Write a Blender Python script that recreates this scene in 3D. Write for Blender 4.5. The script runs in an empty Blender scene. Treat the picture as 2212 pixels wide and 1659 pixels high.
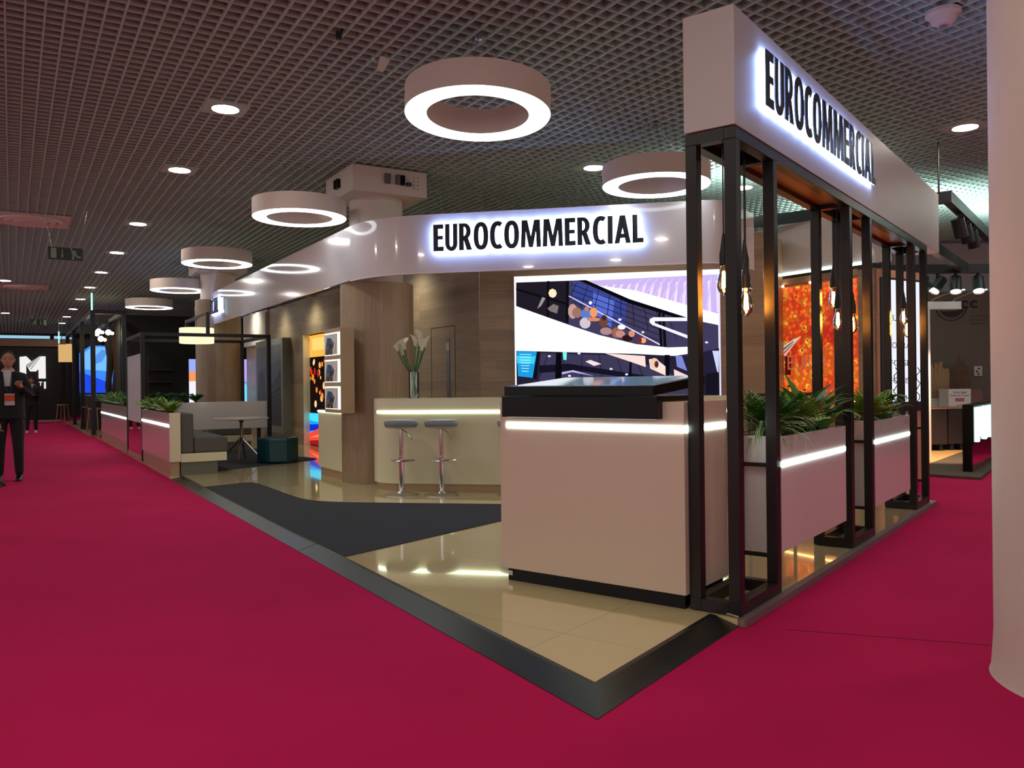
import bpy, math, random
from mathutils import Vector, Matrix
random.seed(7)
SC = bpy.context.scene
COL = SC.collection
# ------------------------------------------------------------------ camera
FPX = 1780.0; ROLL = .0115; EYE = 1.35
cd = bpy.data.cameras.new('camera'); cam = bpy.data.objects.new('camera', cd); COL.objects.link(cam)
cd.sensor_width = 36; cd.lens = 36*FPX/2212; cd.clip_start = .05; cd.clip_end = 200
_c = math.cos(ROLL); _s = math.sin(ROLL)
cam.matrix_world = Matrix(((_c, _s, 0, 0), (0, 0, -1, 0), (-_s, _c, 0, EYE), (0, 0, 0, 1)))
SC.camera = cam
# ------------------------------------------------------------------ world, exposure
w = bpy.data.worlds.new('world'); SC.world = w; w.use_nodes = True
w.node_tree.nodes['Background'].inputs[0].default_value = (1, .93, .90, 1)
w.node_tree.nodes['Background'].inputs[1].default_value = .75
SC.view_settings.view_transform = 'Standard'; SC.view_settings.look = 'None'
SC.view_settings.gamma = 1; SC.view_settings.use_curve_mapping = False
SC.view_settings.exposure = 0.0
cy = SC.cycles
cy.max_bounces = 6; cy.diffuse_bounces = 3; cy.glossy_bounces = 3; cy.transmission_bounces = 4; cy.transparent_max_bounces = 8
cy.caustics_reflective = False; cy.caustics_refractive = False; cy.sample_clamp_indirect = 6
# ------------------------------------------------------------------ directions of the place
U = (-.5194, .8545); V = (.8545, .5194)          # along the hall aisle, across it
F = (.6026, .7980); N = (-.7980, .6026)          # along the post frame, inwards from it
W = (.9817, -.1904); Wn = (.1904, .9817)         # along the bar, away from the viewer
K0 = (.326, 3.303)                               # front corner of the stand floor
A0 = (1.251, 4.562)                              # front corner of the post frame
P = .04                                          # stand floor height
CEIL = 4.25
def at(o, *sd):
    x, y = o[0], o[1]
    for i in range(0, len(sd), 2):
        s, d = sd[i], sd[i+1]; x += s*d[0]; y += s*d[1]
    return (x, y)
def neg(d): return (-d[0], -d[1])
def uv(u, v): return (u*U[0]+v*V[0], u*U[1]+v*V[1])
# ------------------------------------------------------------------ lights that are not a builder's own
def area(loc, size, power, col, rot=(0, 0, 0), name='area_lamp', sy=None):
    l = bpy.data.lights.new(name, 'AREA'); l.energy = power; l.color = col; l.size = size
    if sy: l.shape = 'RECTANGLE'; l.size_y = sy
    else: l.shape = 'DISK'
    o = bpy.data.objects.new(name, l); COL.objects.link(o); o.location = loc; o.rotation_euler = rot; return o
def spot(loc, tgt, power, col, ang=60, blend=.6, r=.03):
    l = bpy.data.lights.new('spot_lamp', 'SPOT'); l.energy = power; l.color = col
    l.spot_size = math.radians(ang); l.spot_blend = blend; l.shadow_soft_size = r
    o = bpy.data.objects.new('spot_lamp', l); COL.objects.link(o); o.location = loc
    o.rotation_euler = (Vector(tgt)-Vector(loc)).to_track_quat('-Z', 'Y').to_euler(); return o
# ------------------------------------------------------------------ materials
def srgb(r, g, b):
    f = lambda c: (c/255/12.92) if c/255 <= .04045 else ((c/255+.055)/1.055)**2.4
    return (f(r), f(g), f(b), 1)
def mat(name, col, rough=.5, metal=0, emit=0, ecol=None, spec=.5, alpha=1, trans=0, coat=0, noise=0, nscale=8, bump=0):
    m = bpy.data.materials.new(name); m.use_nodes = True; t = m.node_tree; b = t.nodes['Principled BSDF']
    b.inputs['Base Color'].default_value = col; b.inputs['Roughness'].default_value = rough
    b.inputs['Metallic'].default_value = metal; b.inputs['Specular IOR Level'].default_value = spec
    b.inputs['Coat Weight'].default_value = coat; b.inputs['Coat Roughness'].default_value = .03
    if trans: b.inputs['Transmission Weight'].default_value = trans
    if emit:
        b.inputs['Emission Color'].default_value = ecol or col; b.inputs['Emission Strength'].default_value = emit
    if noise or bump:
        tc = t.nodes.new('ShaderNodeTexCoord'); n = t.nodes.new('ShaderNodeTexNoise')
        n.inputs['Scale'].default_value = nscale; n.inputs['Detail'].default_value = 4
        t.links.new(tc.outputs['Object'], n.inputs['Vector'])
        if noise:
            mx = t.nodes.new('ShaderNodeMix'); mx.data_type = 'RGBA'
            mx.inputs[6].default_value = tuple(c*(1-noise) for c in col[:3])+(1,)
            mx.inputs[7].default_value = tuple(min(1, c*(1+noise)) for c in col[:3])+(1,)
            t.links.new(n.outputs['Fac'], mx.inputs[0]); t.links.new(mx.outputs[2], b.inputs['Base Color'])
        if bump:
            bp = t.nodes.new('ShaderNodeBump'); bp.inputs['Strength'].default_value = bump; bp.inputs['Distance'].default_value = .01
            t.links.new(n.outputs['Fac'], bp.inputs['Height']); t.links.new(bp.outputs['Normal'], b.inputs['Normal'])
    return m
def emis(name, col, s):
    m = bpy.data.materials.new(name); m.use_nodes = True; t = m.node_tree
    t.nodes.remove(t.nodes['Principled BSDF']); e = t.nodes.new('ShaderNodeEmission')
    e.inputs[0].default_value = col; e.inputs[1].default_value = s
    t.links.new(e.outputs[0], t.nodes['Material Output'].inputs[0]); return m
def wood(name, d, c1, c2, vertical=False, bw=2.4, bh=.14, rough=.38):
    """veneer boards: d is the wall's direction in plan; vertical boards run up the wall"""
    m = bpy.data.materials.new(name); m.use_nodes = True; t = m.node_tree; b = t.nodes['Principled BSDF']
    b.inputs['Roughness'].default_value = rough
    tc = t.nodes.new('ShaderNodeTexCoord'); sp = t.nodes.new('ShaderNodeSeparateXYZ'); t.links.new(tc.outputs['Object'], sp.inputs[0])
    def math_(op, a, bb):
        n = t.nodes.new('ShaderNodeMath'); n.operation = op
        for i, q in enumerate((a, bb)):
            if isinstance(q, (int, float)): n.inputs[i].default_value = q
            else: t.links.new(q, n.inputs[i])
        return n.outputs[0]
    s = math_('ADD', math_('MULTIPLY', sp.outputs[0], d[0]), math_('MULTIPLY', sp.outputs[1], d[1]))
    cb = t.nodes.new('ShaderNodeCombineXYZ')
    t.links.new(sp.outputs[2] if vertical else s, cb.inputs[0]); t.links.new(s if vertical else sp.outputs[2], cb.inputs[1])
    br = t.nodes.new('ShaderNodeTexBrick'); br.inputs['Scale'].default_value = 1
    br.inputs['Brick Width'].default_value = bw; br.inputs['Row Height'].default_value = bh; br.inputs['Mortar Size'].default_value = .0012
    br.inputs['Color1'].default_value = c1; br.inputs['Color2'].default_value = c2
    br.inputs['Mortar'].default_value = tuple(c*.72 for c in c1[:3])+(1,)
    t.links.new(cb.outputs[0], br.inputs['Vector'])
    mp = t.nodes.new('ShaderNodeMapping'); mp.inputs['Scale'].default_value = (1.2, 38, 1); t.links.new(cb.outputs[0], mp.inputs[0])
    n = t.nodes.new('ShaderNodeTexNoise'); n.inputs['Scale'].default_value = 1.6; n.inputs['Detail'].default_value = 5
    t.links.new(mp.outputs[0], n.inputs['Vector'])
    r = t.nodes.new('ShaderNodeValToRGB'); r.color_ramp.elements[0].color = (.72, .70, .68, 1); r.color_ramp.elements[1].color = (1, 1, 1, 1)
    r.color_ramp.elements[0].position = .35; r.color_ramp.elements[1].position = .62
    t.links.new(n.outputs['Fac'], r.inputs[0])
    mx = t.nodes.new('ShaderNodeMix'); mx.data_type = 'RGBA'; mx.blend_type = 'MULTIPLY'; mx.inputs[0].default_value = .8
    t.links.new(br.outputs['Color'], mx.inputs[6]); t.links.new(r.outputs[0], mx.inputs[7]); t.links.new(mx.outputs[2], b.inputs['Base Color'])
    return m
WC1 = srgb(172, 146, 118); WC2 = srgb(150, 126, 102)
M = {}
M['white'] = mat('white_gloss_laminate', srgb(226, 216, 212), .12, coat=.3)
M['fascia'] = mat('pearl_gloss_fascia', srgb(214, 204, 206), .10, coat=.5)
M['satin'] = mat('white_satin_laminate', srgb(214, 192, 174), .42)
M['cream'] = mat('cream_laminate', srgb(226, 220, 188), .3, coat=.1)
M['black_steel'] = mat('dark_bronze_steel', srgb(44, 41, 40), .36, .55)
M['black_steel2'] = mat('black_steel', srgb(30, 31, 33), .45, .2)
M['black'] = mat('black_gloss', srgb(8, 8, 10), .3, spec=.25)
M['blackm'] = mat('black_matte', srgb(16, 15, 16), .7, noise=.2)
M['dark'] = mat('charcoal_panel', srgb(34, 32, 34), .6)
M['chrome'] = mat('chrome', (.75, .74, .72, 1), .12, 1)
M['steel'] = mat('brushed_steel', (.5, .48, .44, 1), .3, 1)
M['white_paint'] = mat('white_paint', srgb(214, 200, 190), .6)
M['grey_fab'] = mat('grey_upholstery', srgb(92, 90, 86), .85, noise=.12, nscale=60)
M['stool_fab'] = mat('stool_upholstery', srgb(128, 136, 144), .6)
M['teal'] = mat('teal_leather', srgb(8, 66, 78), .38)
M['leaf'] = mat('leaf_green', srgb(84, 140, 48), .45, noise=.35, nscale=9)
M['leaf2'] = mat('fern_green', srgb(140, 172, 66), .5, noise=.35, nscale=14)
M['leaf3'] = mat('dark_leaf', srgb(48, 108, 50), .35, noise=.3, nscale=6)
M['stripe'] = mat('leaf_cream_margin', srgb(176, 190, 140), .5)
M['soil'] = mat('soil', srgb(38, 28, 22), .95, bump=.6, nscale=30)
M['wood_u'] = wood('oak_boards_along_the_aisle', U, WC1, WC2)
M['wood_w'] = wood('oak_boards_behind_the_bar', W, WC1, WC2)
M['wood_col'] = wood('oak_boards_upright', V, WC1, WC2, True, 3.0, .16)
M['wood_plain'] = mat('oak_plinth', srgb(176, 148, 116), .4, noise=.12, nscale=5)
M['wood_warm'] = wood('warm_board', F, srgb(190, 128, 78), srgb(170, 110, 66), bw=2, bh=.2)
M['led'] = emis('cool_white_led', (.80, 1, .95, 1), 14)
M['led_warm'] = emis('green_white_led', (.86, 1, .62, 1), 7)
M['ring'] = emis('ring_diffuser', (.86, .97, 1, 1), 6)
M['halo'] = emis('blue_white_letter_back', (.30, .46, 1, 1), 44)
M['halo_soft'] = emis('blue_white_letter_back_soft', (.30, .46, 1, 1), 38)
M['letter'] = mat('letter_face_dark_navy', srgb(10, 14, 26), .35)
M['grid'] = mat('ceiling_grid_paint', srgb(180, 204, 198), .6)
M['plenum'] = mat('plenum_dark', srgb(96, 84, 82), .9)
M['skin'] = mat('skin', srgb(176, 122, 98), .55)
M['hair'] = mat('hair_dark', srgb(36, 24, 18), .7)
M['suit'] = mat('suit_black', srgb(14, 14, 20), .8)
M['shirt'] = mat('shirt_white', srgb(190, 190, 196), .7)
M['shoe'] = mat('shoe_black', srgb(12, 11, 12), .35)
M['shoe_w'] = mat('shoe_white', srgb(216, 190, 180), .6)
M['orange'] = mat('orange_print', srgb(226, 90, 40), .6)
def glassmat(name, tint, a=.25, rough=.02):
    m = bpy.data.materials.new(name); m.use_nodes = True; t = m.node_tree; t.nodes.remove(t.nodes['Principled BSDF'])
    tr = t.nodes.new('ShaderNodeBsdfTransparent'); tr.inputs[0].default_value = tint
    gl = t.nodes.new('ShaderNodeBsdfGlossy'); gl.inputs[1].default_value = rough
    mx = t.nodes.new('ShaderNodeMixShader'); fr = t.nodes.new('ShaderNodeFresnel'); fr.inputs[0].default_value = 1.45
    ma = t.nodes.new('ShaderNodeMath'); ma.operation = 'ADD'; ma.inputs[1].default_value = a*.2
    t.links.new(fr.outputs[0], ma.inputs[0]); t.links.new(ma.outputs[0], mx.inputs[0])
    t.links.new(tr.outputs[0], mx.inputs[1]); t.links.new(gl.outputs[0], mx.inputs[2])
    t.links.new(mx.outputs[0], t.nodes['Material Output'].inputs[0]); return m
M['glass'] = glassmat('clear_glass', (.92, .97, .94, 1))
M['amber'] = glassmat('amber_glass', (1, .82, .50, 1), .4)
# carpet, tile
def carpet_mat():
    m = mat('magenta_carpet', (.36, .008, .075, 1), .95, spec=.1); t = m.node_tree; b = t.nodes['Principled BSDF']
    tc = t.nodes.new('ShaderNodeTexCoord'); n = t.nodes.new('ShaderNodeTexNoise'); n.inputs['Scale'].default_value = 350
    t.links.new(tc.outputs['Object'], n.inputs['Vector'])
    n2 = t.nodes.new('ShaderNodeTexNoise'); n2.inputs['Scale'].default_value = .8; t.links.new(tc.outputs['Object'], n2.inputs['Vector'])
    ad = t.nodes.new('ShaderNodeMath'); ad.operation = 'MULTIPLY_ADD'; ad.inputs[1].default_value = .5
    t.links.new(n.outputs['Fac'], ad.inputs[0]); t.links.new(n2.outputs['Fac'], ad.inputs[2])
    r = t.nodes.new('ShaderNodeValToRGB'); r.color_ramp.elements[0].color = (.50, .008, .085, 1); r.color_ramp.elements[1].color = (.62, .011, .108, 1)
    r.color_ramp.elements[0].position = .45; r.color_ramp.elements[1].position = 1
    t.links.new(ad.outputs[0], r.inputs[0]); t.links.new(r.outputs[0], b.inputs['Base Color'])
    bp = t.nodes.new('ShaderNodeBump'); bp.inputs['Strength'].default_value = .25; bp.inputs['Distance'].default_value = .004
    t.links.new(n.outputs['Fac'], bp.inputs['Height']); t.links.new(bp.outputs['Normal'], b.inputs['Normal']); return m
M['carpet'] = carpet_mat()
def tile_mat():
    m = mat('cream_gloss_tile', srgb(214, 190, 150), .06, spec=.8); t = m.node_tree; b = t.nodes['Principled BSDF']
    tc = t.nodes.new('ShaderNodeTexCoord'); mp = t.nodes.new('ShaderNodeMapping'); mp.inputs['Rotation'].default_value = (0, 0, -math.atan2(F[1], F[0]))
    br = t.nodes.new('ShaderNodeTexBrick'); br.offset = 0; br.inputs['Scale'].default_value = 1
    br.inputs['Brick Width'].default_value = 1.2; br.inputs['Row Height'].default_value = 1.2; br.inputs['Mortar Size'].default_value = .002
    br.inputs['Color1'].default_value = srgb(226, 206, 156); br.inputs['Color2'].default_value = srgb(222, 202, 152); br.inputs['Mortar'].default_value = srgb(176, 156, 118)
    t.links.new(tc.outputs['Object'], mp.inputs[0]); t.links.new(mp.outputs[0], br.inputs['Vector']); t.links.new(br.outputs['Color'], b.inputs['Base Color'])
    return m
M['tile'] = tile_mat(); _b = M['tile'].node_tree.nodes['Principled BSDF']; _b.inputs['Coat Weight'].default_value = .5; _b.inputs['Coat IOR'].default_value = 1.5; _b.inputs['Coat Roughness'].default_value = .02
M['inlay'] = mat('anthracite_carpet', srgb(44, 46, 52), .95, noise=.15, nscale=220)
M['ramp'] = mat('dark_bronze_ramp', srgb(44, 44, 40), .32, .6, noise=.15, nscale=3)
# ------------------------------------------------------------------ mesh builder
class MB:
    def __init__(s): s.v = []; s.f = []; s.m = []
    def add(s, vs, fs, mi=0):
        n = len(s.v); s.v += [tuple(p) for p in vs]; s.f += [tuple(i+n for i in f) for f in fs]; s.m += [mi]*len(fs); return s
    def box(s, o, a, la, b, lb, z0, z1, mi=0):
        c = [at(o), at(o, la, a), at(o, la, a, lb, b), at(o, lb, b)]
        vs = [(x, y, z0) for x, y in c]+[(x, y, z1) for x, y in c]
        return s.add(vs, [(0, 3, 2, 1), (4, 5, 6, 7), (0, 1, 5, 4), (1, 2, 6, 5), (2, 3, 7, 6), (3, 0, 4, 7)], mi)
    def abox(s, x0, y0, z0, x1, y1, z1, mi=0): return s.box((x0, y0), (1, 0), x1-x0, (0, 1), y1-y0, z0, z1, mi)
    def prism(s, poly, z0, z1, mi=0):
        n = len(poly); vs = [(p[0], p[1], z0) for p in poly]+[(p[0], p[1], z1) for p in poly]
        return s.add(vs, [tuple(range(n))[::-1], tuple(range(n, 2*n))]+[(i, (i+1) % n, n+(i+1) % n, n+i) for i in range(n)], mi)
    def wall(s, path, th, z0, z1, mi=0):
        """strip following a plan path, offset by th to the left of travel"""
        L = []
        for i, p in enumerate(path):
            a = path[max(0, i-1)]; b = path[min(len(path)-1, i+1)]
            dx, dy = b[0]-a[0], b[1]-a[1]; q = math.hypot(dx, dy); L.append((p[0]-dy/q*th, p[1]+dx/q*th))
        n = len(path)
        vs = [(x, y, z0) for x, y in path]+[(x, y, z1) for x, y in path]+[(x, y, z0) for x, y in L]+[(x, y, z1) for x, y in L]
        fs = []
        for i in range(n-1):
            fs += [(i, i+1, n+i+1, n+i), (2*n+i, 3*n+i, 3*n+i+1, 2*n+i+1), (n+i, n+i+1, 3*n+i+1, 3*n+i), (i, 2*n+i, 2*n+i+1, i+1)]
        fs += [(0, n, 3*n, 2*n), (n-1, 3*n-1, 4*n-1, 2*n-1)]
        return s.add(vs, fs, mi)
    def tube(s, pts, r, n=10, mi=0, cap=True):
        pts = [Vector(p) for p in pts]; rr = r if isinstance(r, (list, tuple)) else [r]*len(pts); vs = []; prev = None
        for i, p in enumerate(pts):
            d = (pts[min(i+1, len(pts)-1)]-pts[max(i-1, 0)]).normalized()
            if prev is None: u = d.orthogonal().normalized()
            else: u = (prev-d*prev.dot(d)).normalized()
            prev = u; w_ = d.cross(u)
            vs += [p+(u*math.cos(2*math.pi*k/n)+w_*math.sin(2*math.pi*k/n))*rr[i] for k in range(n)]
        fs = [(i*n+k, i*n+(k+1) % n, (i+1)*n+(k+1) % n, (i+1)*n+k) for i in range(len(pts)-1) for k in range(n)]
        if cap: fs += [tuple(range(n))[::-1], tuple(range((len(pts)-1)*n, len(pts)*n))]
        return s.add(vs, fs, mi)
    def lathe(s, c, prof, n=32, mi=0, closed=False):
        vs = [(c[0]+r*math.cos(2*math.pi*k/n), c[1]+r*math.sin(2*math.pi*k/n), z) for r, z in prof for k in range(n)]
        m_ = len(prof)
        fs = [(i*n+k, i*n+(k+1) % n, ((i+1) % m_)*n+(k+1) % n, ((i+1) % m_)*n+k) for i in range(m_ if closed else m_-1) for k in range(n)]
        if not closed:
            if prof[0][0] > 1e-6: fs.append(tuple(range(n))[::-1])
            if prof[-1][0] > 1e-6: fs.append(tuple(range((m_-1)*n, m_*n)))
        return s.add(vs, fs, mi)
    def ell(s, c, r, n=12, mi=0):
        vs = []; fs = []
        for i in range(n+1):
            th = math.pi*i/n
            for k in range(2*n):
                ph = math.pi*k/n; vs.append((c[0]+r[0]*math.sin(th)*math.cos(ph), c[1]+r[1]*math.sin(th)*math.sin(ph), c[2]+r[2]*math.cos(th)))
        for i in range(n):
            for k in range(2*n): fs.append((i*2*n+k, (i+1)*2*n+k, (i+1)*2*n+(k+1) % (2*n), i*2*n+(k+1) % (2*n)))
        return s.add(vs, fs, mi)
    def leaf(s, base, yaw, ln, wd, rise, droop, seg=7, mi=0, edge=None):
        """arching blade: rise = start slope, droop = how far it bends down"""
        dx, dy = math.cos(yaw), math.sin(yaw); sx, sy = -dy, dx; x = y = 0; ang = rise; pts = []
        for i in range(seg+1):
            t = i/seg; wv = wd*(.35+.65*math.sin(math.pi*min(1, t*1.15+.08)))*(1-t**5)*.5
            pts.append((x, y, wv)); x += ln/seg*math.cos(ang); y += ln/seg*math.sin(ang); ang -= droop/seg
        vs = []
        for q, h, wv in pts:
            cx, cy, cz = base[0]+dx*q, base[1]+dy*q, base[2]+h
            vs += [(cx-sx*wv, cy-sy*wv, cz+wv*.35), (cx-sx*wv*.55, cy-sy*wv*.55, cz+wv*.1), (cx, cy, cz), (cx+sx*wv*.55, cy+sy*wv*.55, cz+wv*.1), (cx+sx*wv, cy+sy*wv, cz+wv*.35)]
        n = len(s.v); s.v += vs
        for i in range(seg):
            for k in range(4):
                a = n+i*5+k; s.f.append((a, a+1, a+6, a+5)); s.m.append(edge if (edge is not None and k in (0, 3)) else mi)
        return s
    def build(s, name, mats, parent=None, loc=None, smooth=False, bevel=0, label=None):
        me = bpy.data.meshes.new(name)
        L = Vector(loc if loc is not None else (root_loc(parent) if parent else (0, 0, 0)))
        me.from_pydata([tuple(Vector(p)-L) for p in s.v], [], s.f)
        for m_ in (mats if isinstance(mats, (list, tuple)) else [mats]): me.materials.append(M[m_] if isinstance(m_, str) else m_)
        for p, mi in zip(me.polygons, s.m): p.material_index = mi; p.use_smooth = bool(smooth)
        me.update()
        if smooth:
            try: me.set_sharp_from_angle(angle=math.radians(38))
            except Exception: pass
        o = bpy.data.objects.new(name, me); COL.objects.link(o)
        if parent: o.parent = parent
        elif loc is not None: o.location = L
        if bevel:
            b = o.modifiers.new('bevel', 'BEVEL'); b.width = bevel; b.segments = 2; b.limit_method = 'ANGLE'; b.angle_limit = math.radians(40)
        if label: o['label'] = label
        return o
def root_loc(o):
    p = Vector((0, 0, 0))
    while o is not None: p += o.location; o = o.parent
    return p
def tag(o, label, cat, group=None):
    o['label'] = label; o['category'] = cat
    if group: o['group'] = group
    return o
def thing(name, label, cat, loc, group=None):
    o = bpy.data.objects.new(name, None); COL.objects.link(o); o.location = loc; o.empty_display_size = .1
    return tag(o, label, cat, group)
def struct(o): o['kind'] = 'structure'; return o
def copy_tree(o, parent=None):
    c = o.copy(); COL.objects.link(c); c.parent = parent
    for ch in list(KIDS(o)): copy_tree(ch, c)
    return c
def KIDS(o): return [x for x in bpy.data.objects if x.parent == o]
def picture(name, o, right, wd, z0, ht, out, shapes, parent=None, strength=1.0, loc=None, emit=True, aspect=None):
    """a flat printed or lit picture: shapes = [(colour, [(x,y)...])], x,y in 0..1 from its lower left; later shapes lie on top"""
    mb = MB(); mats = []; idx = {}
    for i, (c, pts) in enumerate(shapes):
        if c not in idx:
            idx[c] = len(mats); k = tuple(srgb(*c))
            mats.append(emis('picture_ink', k, strength) if emit else mat('picture_ink', k, .5))
        e = .0006*i
        mb.add([(o[0]+right[0]*wd*x+out[0]*e, o[1]+right[1]*wd*x+out[1]*e, z0+ht*y) for x, y in pts], [tuple(range(len(pts)))], idx[c])
    return mb.build(name, mats, parent, loc)
def circ(x, y, r, asp=1.0, n=14, a0=0, a1=2*math.pi): return [(x+r*math.cos(a0+(a1-a0)*k/n)/asp, y+r*math.sin(a0+(a1-a0)*k/n)) for k in range(n)]
_glyph = {}
def glyph(ch, off):
    k = (ch, off)
    if k not in _glyph:
        cu = bpy.data.curves.new('glyph', 'FONT'); cu.body = ch; cu.size = 1; cu.offset = off; cu.extrude = 0; cu.resolution_u = 4; cu.fill_mode = 'BOTH'
        ob = bpy.data.objects.new('glyph', cu); COL.objects.link(ob); bpy.context.view_layer.update()
        me = bpy.data.meshes.new_from_object(ob.evaluated_get(bpy.context.evaluated_depsgraph_get()))
        vs = [tuple(v.co) for v in me.vertices]; fs = [tuple(p.vertices) for p in me.polygons]
        bpy.data.objects.remove(ob); bpy.data.curves.remove(cu); bpy.data.meshes.remove(me)
        _glyph[k] = (vs, fs)
    return _glyph[k]
def layout(word, off, sp):
    x = 0; out = []; h0, h1 = 1e9, -1e9
    for ch in word:
        if ch == ' ': x += .3; continue
        vs, fs = glyph(ch, off); xs = [v[0] for v in vs]; ys = [v[1] for v in vs]
        out.append((ch, x-min(xs), vs, fs)); x += max(xs)-min(xs)+sp; h0 = min(h0, min(ys)); h1 = max(h1, max(ys))
    return out, x-sp, h0, h1
def extrude_glyph(mb, vs, fs, T, d, mi=0, side=True):
    """T maps (x,y,depth) to world"""
    n = len(vs); mb_v = [T(v[0], v[1], d) for v in vs]+[T(v[0], v[1], 0) for v in vs]
    edges = {}
    for f in fs:
        for i in range(len(f)):
            a, b = f[i], f[(i+1) % len(f)]; edges[(a, b)] = 1
    ff = [tuple(f) for f in fs]+[tuple(i+n for i in f)[::-1] for f in fs]
    if side: ff += [(b, a, a+n, b+n) for (a, b) in edges if (b, a) not in edges]
    mb.add(mb_v, ff, mi)
def bold_glyph(ch):
    """condensed bold capitals drawn as polygons, height 1"""
    s = .20; h = .165; P_ = []
    def ringstrip(cx, rx, a0, a1, n=22, cy=.5, ry=.515, t=s, th=h):
        vs = []; 
        for k in range(n+1):
            a = a0+(a1-a0)*k/n; c, q = math.cos(a), math.sin(a)
            c2 = math.copysign(abs(c)**.85, c); q2 = math.copysign(abs(q)**.85, q)
            vs += [(cx+rx*c2, cy+ry*q2), (cx+(rx-t)*c2, cy+(ry-th)*q2)]
        P_.append((vs, [(2*k, 2*k+2, 2*k+3, 2*k+1) for k in range(n)]))
    def poly(*p): P_.append((list(p), [tuple(range(len(p)))]))
    if ch == 'E': poly((0, 0), (.44, 0), (.44, h), (s, h), (s, .435), (.41, .435), (.41, .57), (s, .57), (s, 1-h), (.43, 1-h), (.43, 1), (0, 1))
    elif ch == 'L': poly((0, 0), (.43, 0), (.43, h), (s, h), (s, 1), (0, 1))
    elif ch == 'I': poly((0, 0), (s, 0), (s, 1), (0, 1))
    elif ch == 'U':
        o_ = [(.26+.26*math.cos(a), .27-.285*math.sin(a)) for a in [math.pi*k/14 for k in range(15)]]; i_ = [(.26-.075*math.cos(a), .27-.125*math.sin(a)) for a in [math.pi*k/14 for k in range(15)]]
        poly((.52, 1), *[], (.355, 1), *reversed(i_), (.165, 1), (0, 1), *reversed(o_)) if False else poly((0, 1), *reversed(o_), (.52, 1), (.335, 1), *reversed(i_), (.185, 1))
    elif ch == 'O': ringstrip(.31, .31, 0, 2*math.pi, 32)
    elif ch == 'C': ringstrip(.33, .33, .32*math.pi, 1.68*math.pi, 26)
    elif ch == 'R':
        poly((0, 0), (s, 0), (s, 1), (0, 1)); poly((s*.9, .40), (s*.9, .53), (.25, .53), (.25, .40)); poly((s*.9, .87), (s*.9, 1), (.25, 1), (.25, .87))
        vs = []
        for k in range(13):
            a = math.pi/2-math.pi*k/12; vs += [(.24+.26*math.cos(a), .70+.30*math.sin(a)), (.24+.07*math.cos(a), .70+.15*math.sin(a))]
        P_.append((vs, [(2*k, 2*k+1, 2*k+3, 2*k+2) for k in range(12)])); poly((.33, 0), (.55, 0), (.38, .46), (.17, .46))
    elif ch == 'M': poly((0, 0), (.18, 0), (.205, .60), (.33, 0), (.50, 0), (.625, .60), (.65, 0), (.83, 0), (.79, 1), (.555, 1), (.415, .40), (.275, 1), (.045, 1))
    elif ch == 'A': poly((0, 0), (.165, 0), (.235, .26), (.385, .26), (.455, 0), (.63, 0), (.40, 1), (.215, 1)) if False else (poly((0, 0), (.19, 0), (.43, 1), (.21, 1)), poly((.45, 0), (.64, 0), (.43, 1), (.21, 1)), poly((.14, .19), (.50, .19), (.47, .34), (.17, .34)))
    vs = []; fs = []
    for v_, f_ in P_:
        n = len(vs); vs += [(a, b, 0) for a, b in v_]; 
        for f in f_:
            ar = sum(v_[f[i]][0]*v_[f[(i+1) % len(f)]][1]-v_[f[(i+1) % len(f)]][0]*v_[f[i]][1] for i in range(len(f)))
            f = f if ar > 0 else f[::-1]; fs.append(tuple(i+n for i in f))
    return vs, fs
def layout_bold(word, sp=.07):
    x = 0; out = []
    for ch in word:
        vs, fs = bold_glyph(ch); xs = [v[0] for v in vs]; out.append((ch, x-min(xs), vs, fs)); x += max(xs)-min(xs)+sp
    return out, x-sp, 0, 1
def sign_word(word, o, right, z0, width, height, out, gap, depth, parent, m='letter', halo='halo', off=.02, sp=.10, one=None):
    """raised letters standing off a face; out = unit direction away from the face; each letter a part"""
    lay, tw, h0, h1 = layout_bold(word); kx = width/tw; ky = height/(h1-h0)
    hb = MB(); whole = MB()
    for ch, x, vs, fs in lay:
        def T(a, b, c, g=gap): q = (x+a)*kx; return (o[0]+right[0]*q+out[0]*(g+c), o[1]+right[1]*q+out[1]*(g+c), z0+(b-h0)*ky)
        mb = whole if one else MB()
        extrude_glyph(mb, vs, fs, T, depth)
        if not one: mb.build('letter', m, parent)
        if halo:
            hb.add([T(v[0], v[1], -.004) for v in vs], [tuple(f)[::-1] for f in fs])
    if one: whole.build(one, m, parent)
    if halo: hb.build('letter_backlight', halo, parent, label='blue white light behind the letters')
def lettering(name, word, o, right, z0, width, height, out, m, parent, off=.0, sp=.08, depth=.002, loc=None):
    lay, tw, h0, h1 = layout(word, off, sp); kx = width/tw; ky = height/(h1-h0); mb = MB()
    for ch, x, vs, fs in lay:
        def T(a, b, c): q = (x+a)*kx; return (o[0]+right[0]*q+out[0]*(.002+c), o[1]+right[1]*q+out[1]*(.002+c), z0+(b-h0)*ky)
        extrude_glyph(mb, vs, fs, T, depth)
    return mb.build(name, m, parent, loc)
# ================================================================== THE SETTING
mb = MB(); a, b, c, d = uv(-9, -10), uv(52, -10), uv(52, 32), uv(-9, 32)
mb.prism([a, d, c, b], -.05, 0); struct(mb.build('floor', 'carpet'))
# carpet joint strips, where two lengths of carpet meet
mb = MB(); mb.box((1.47, 4.47), (.951, -.309), 3.2, (.309, .951), .006, 0, .0012); struct(mb.build('trim_1', mat('carpet_joint', srgb(70, 6, 26), .95)))
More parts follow.
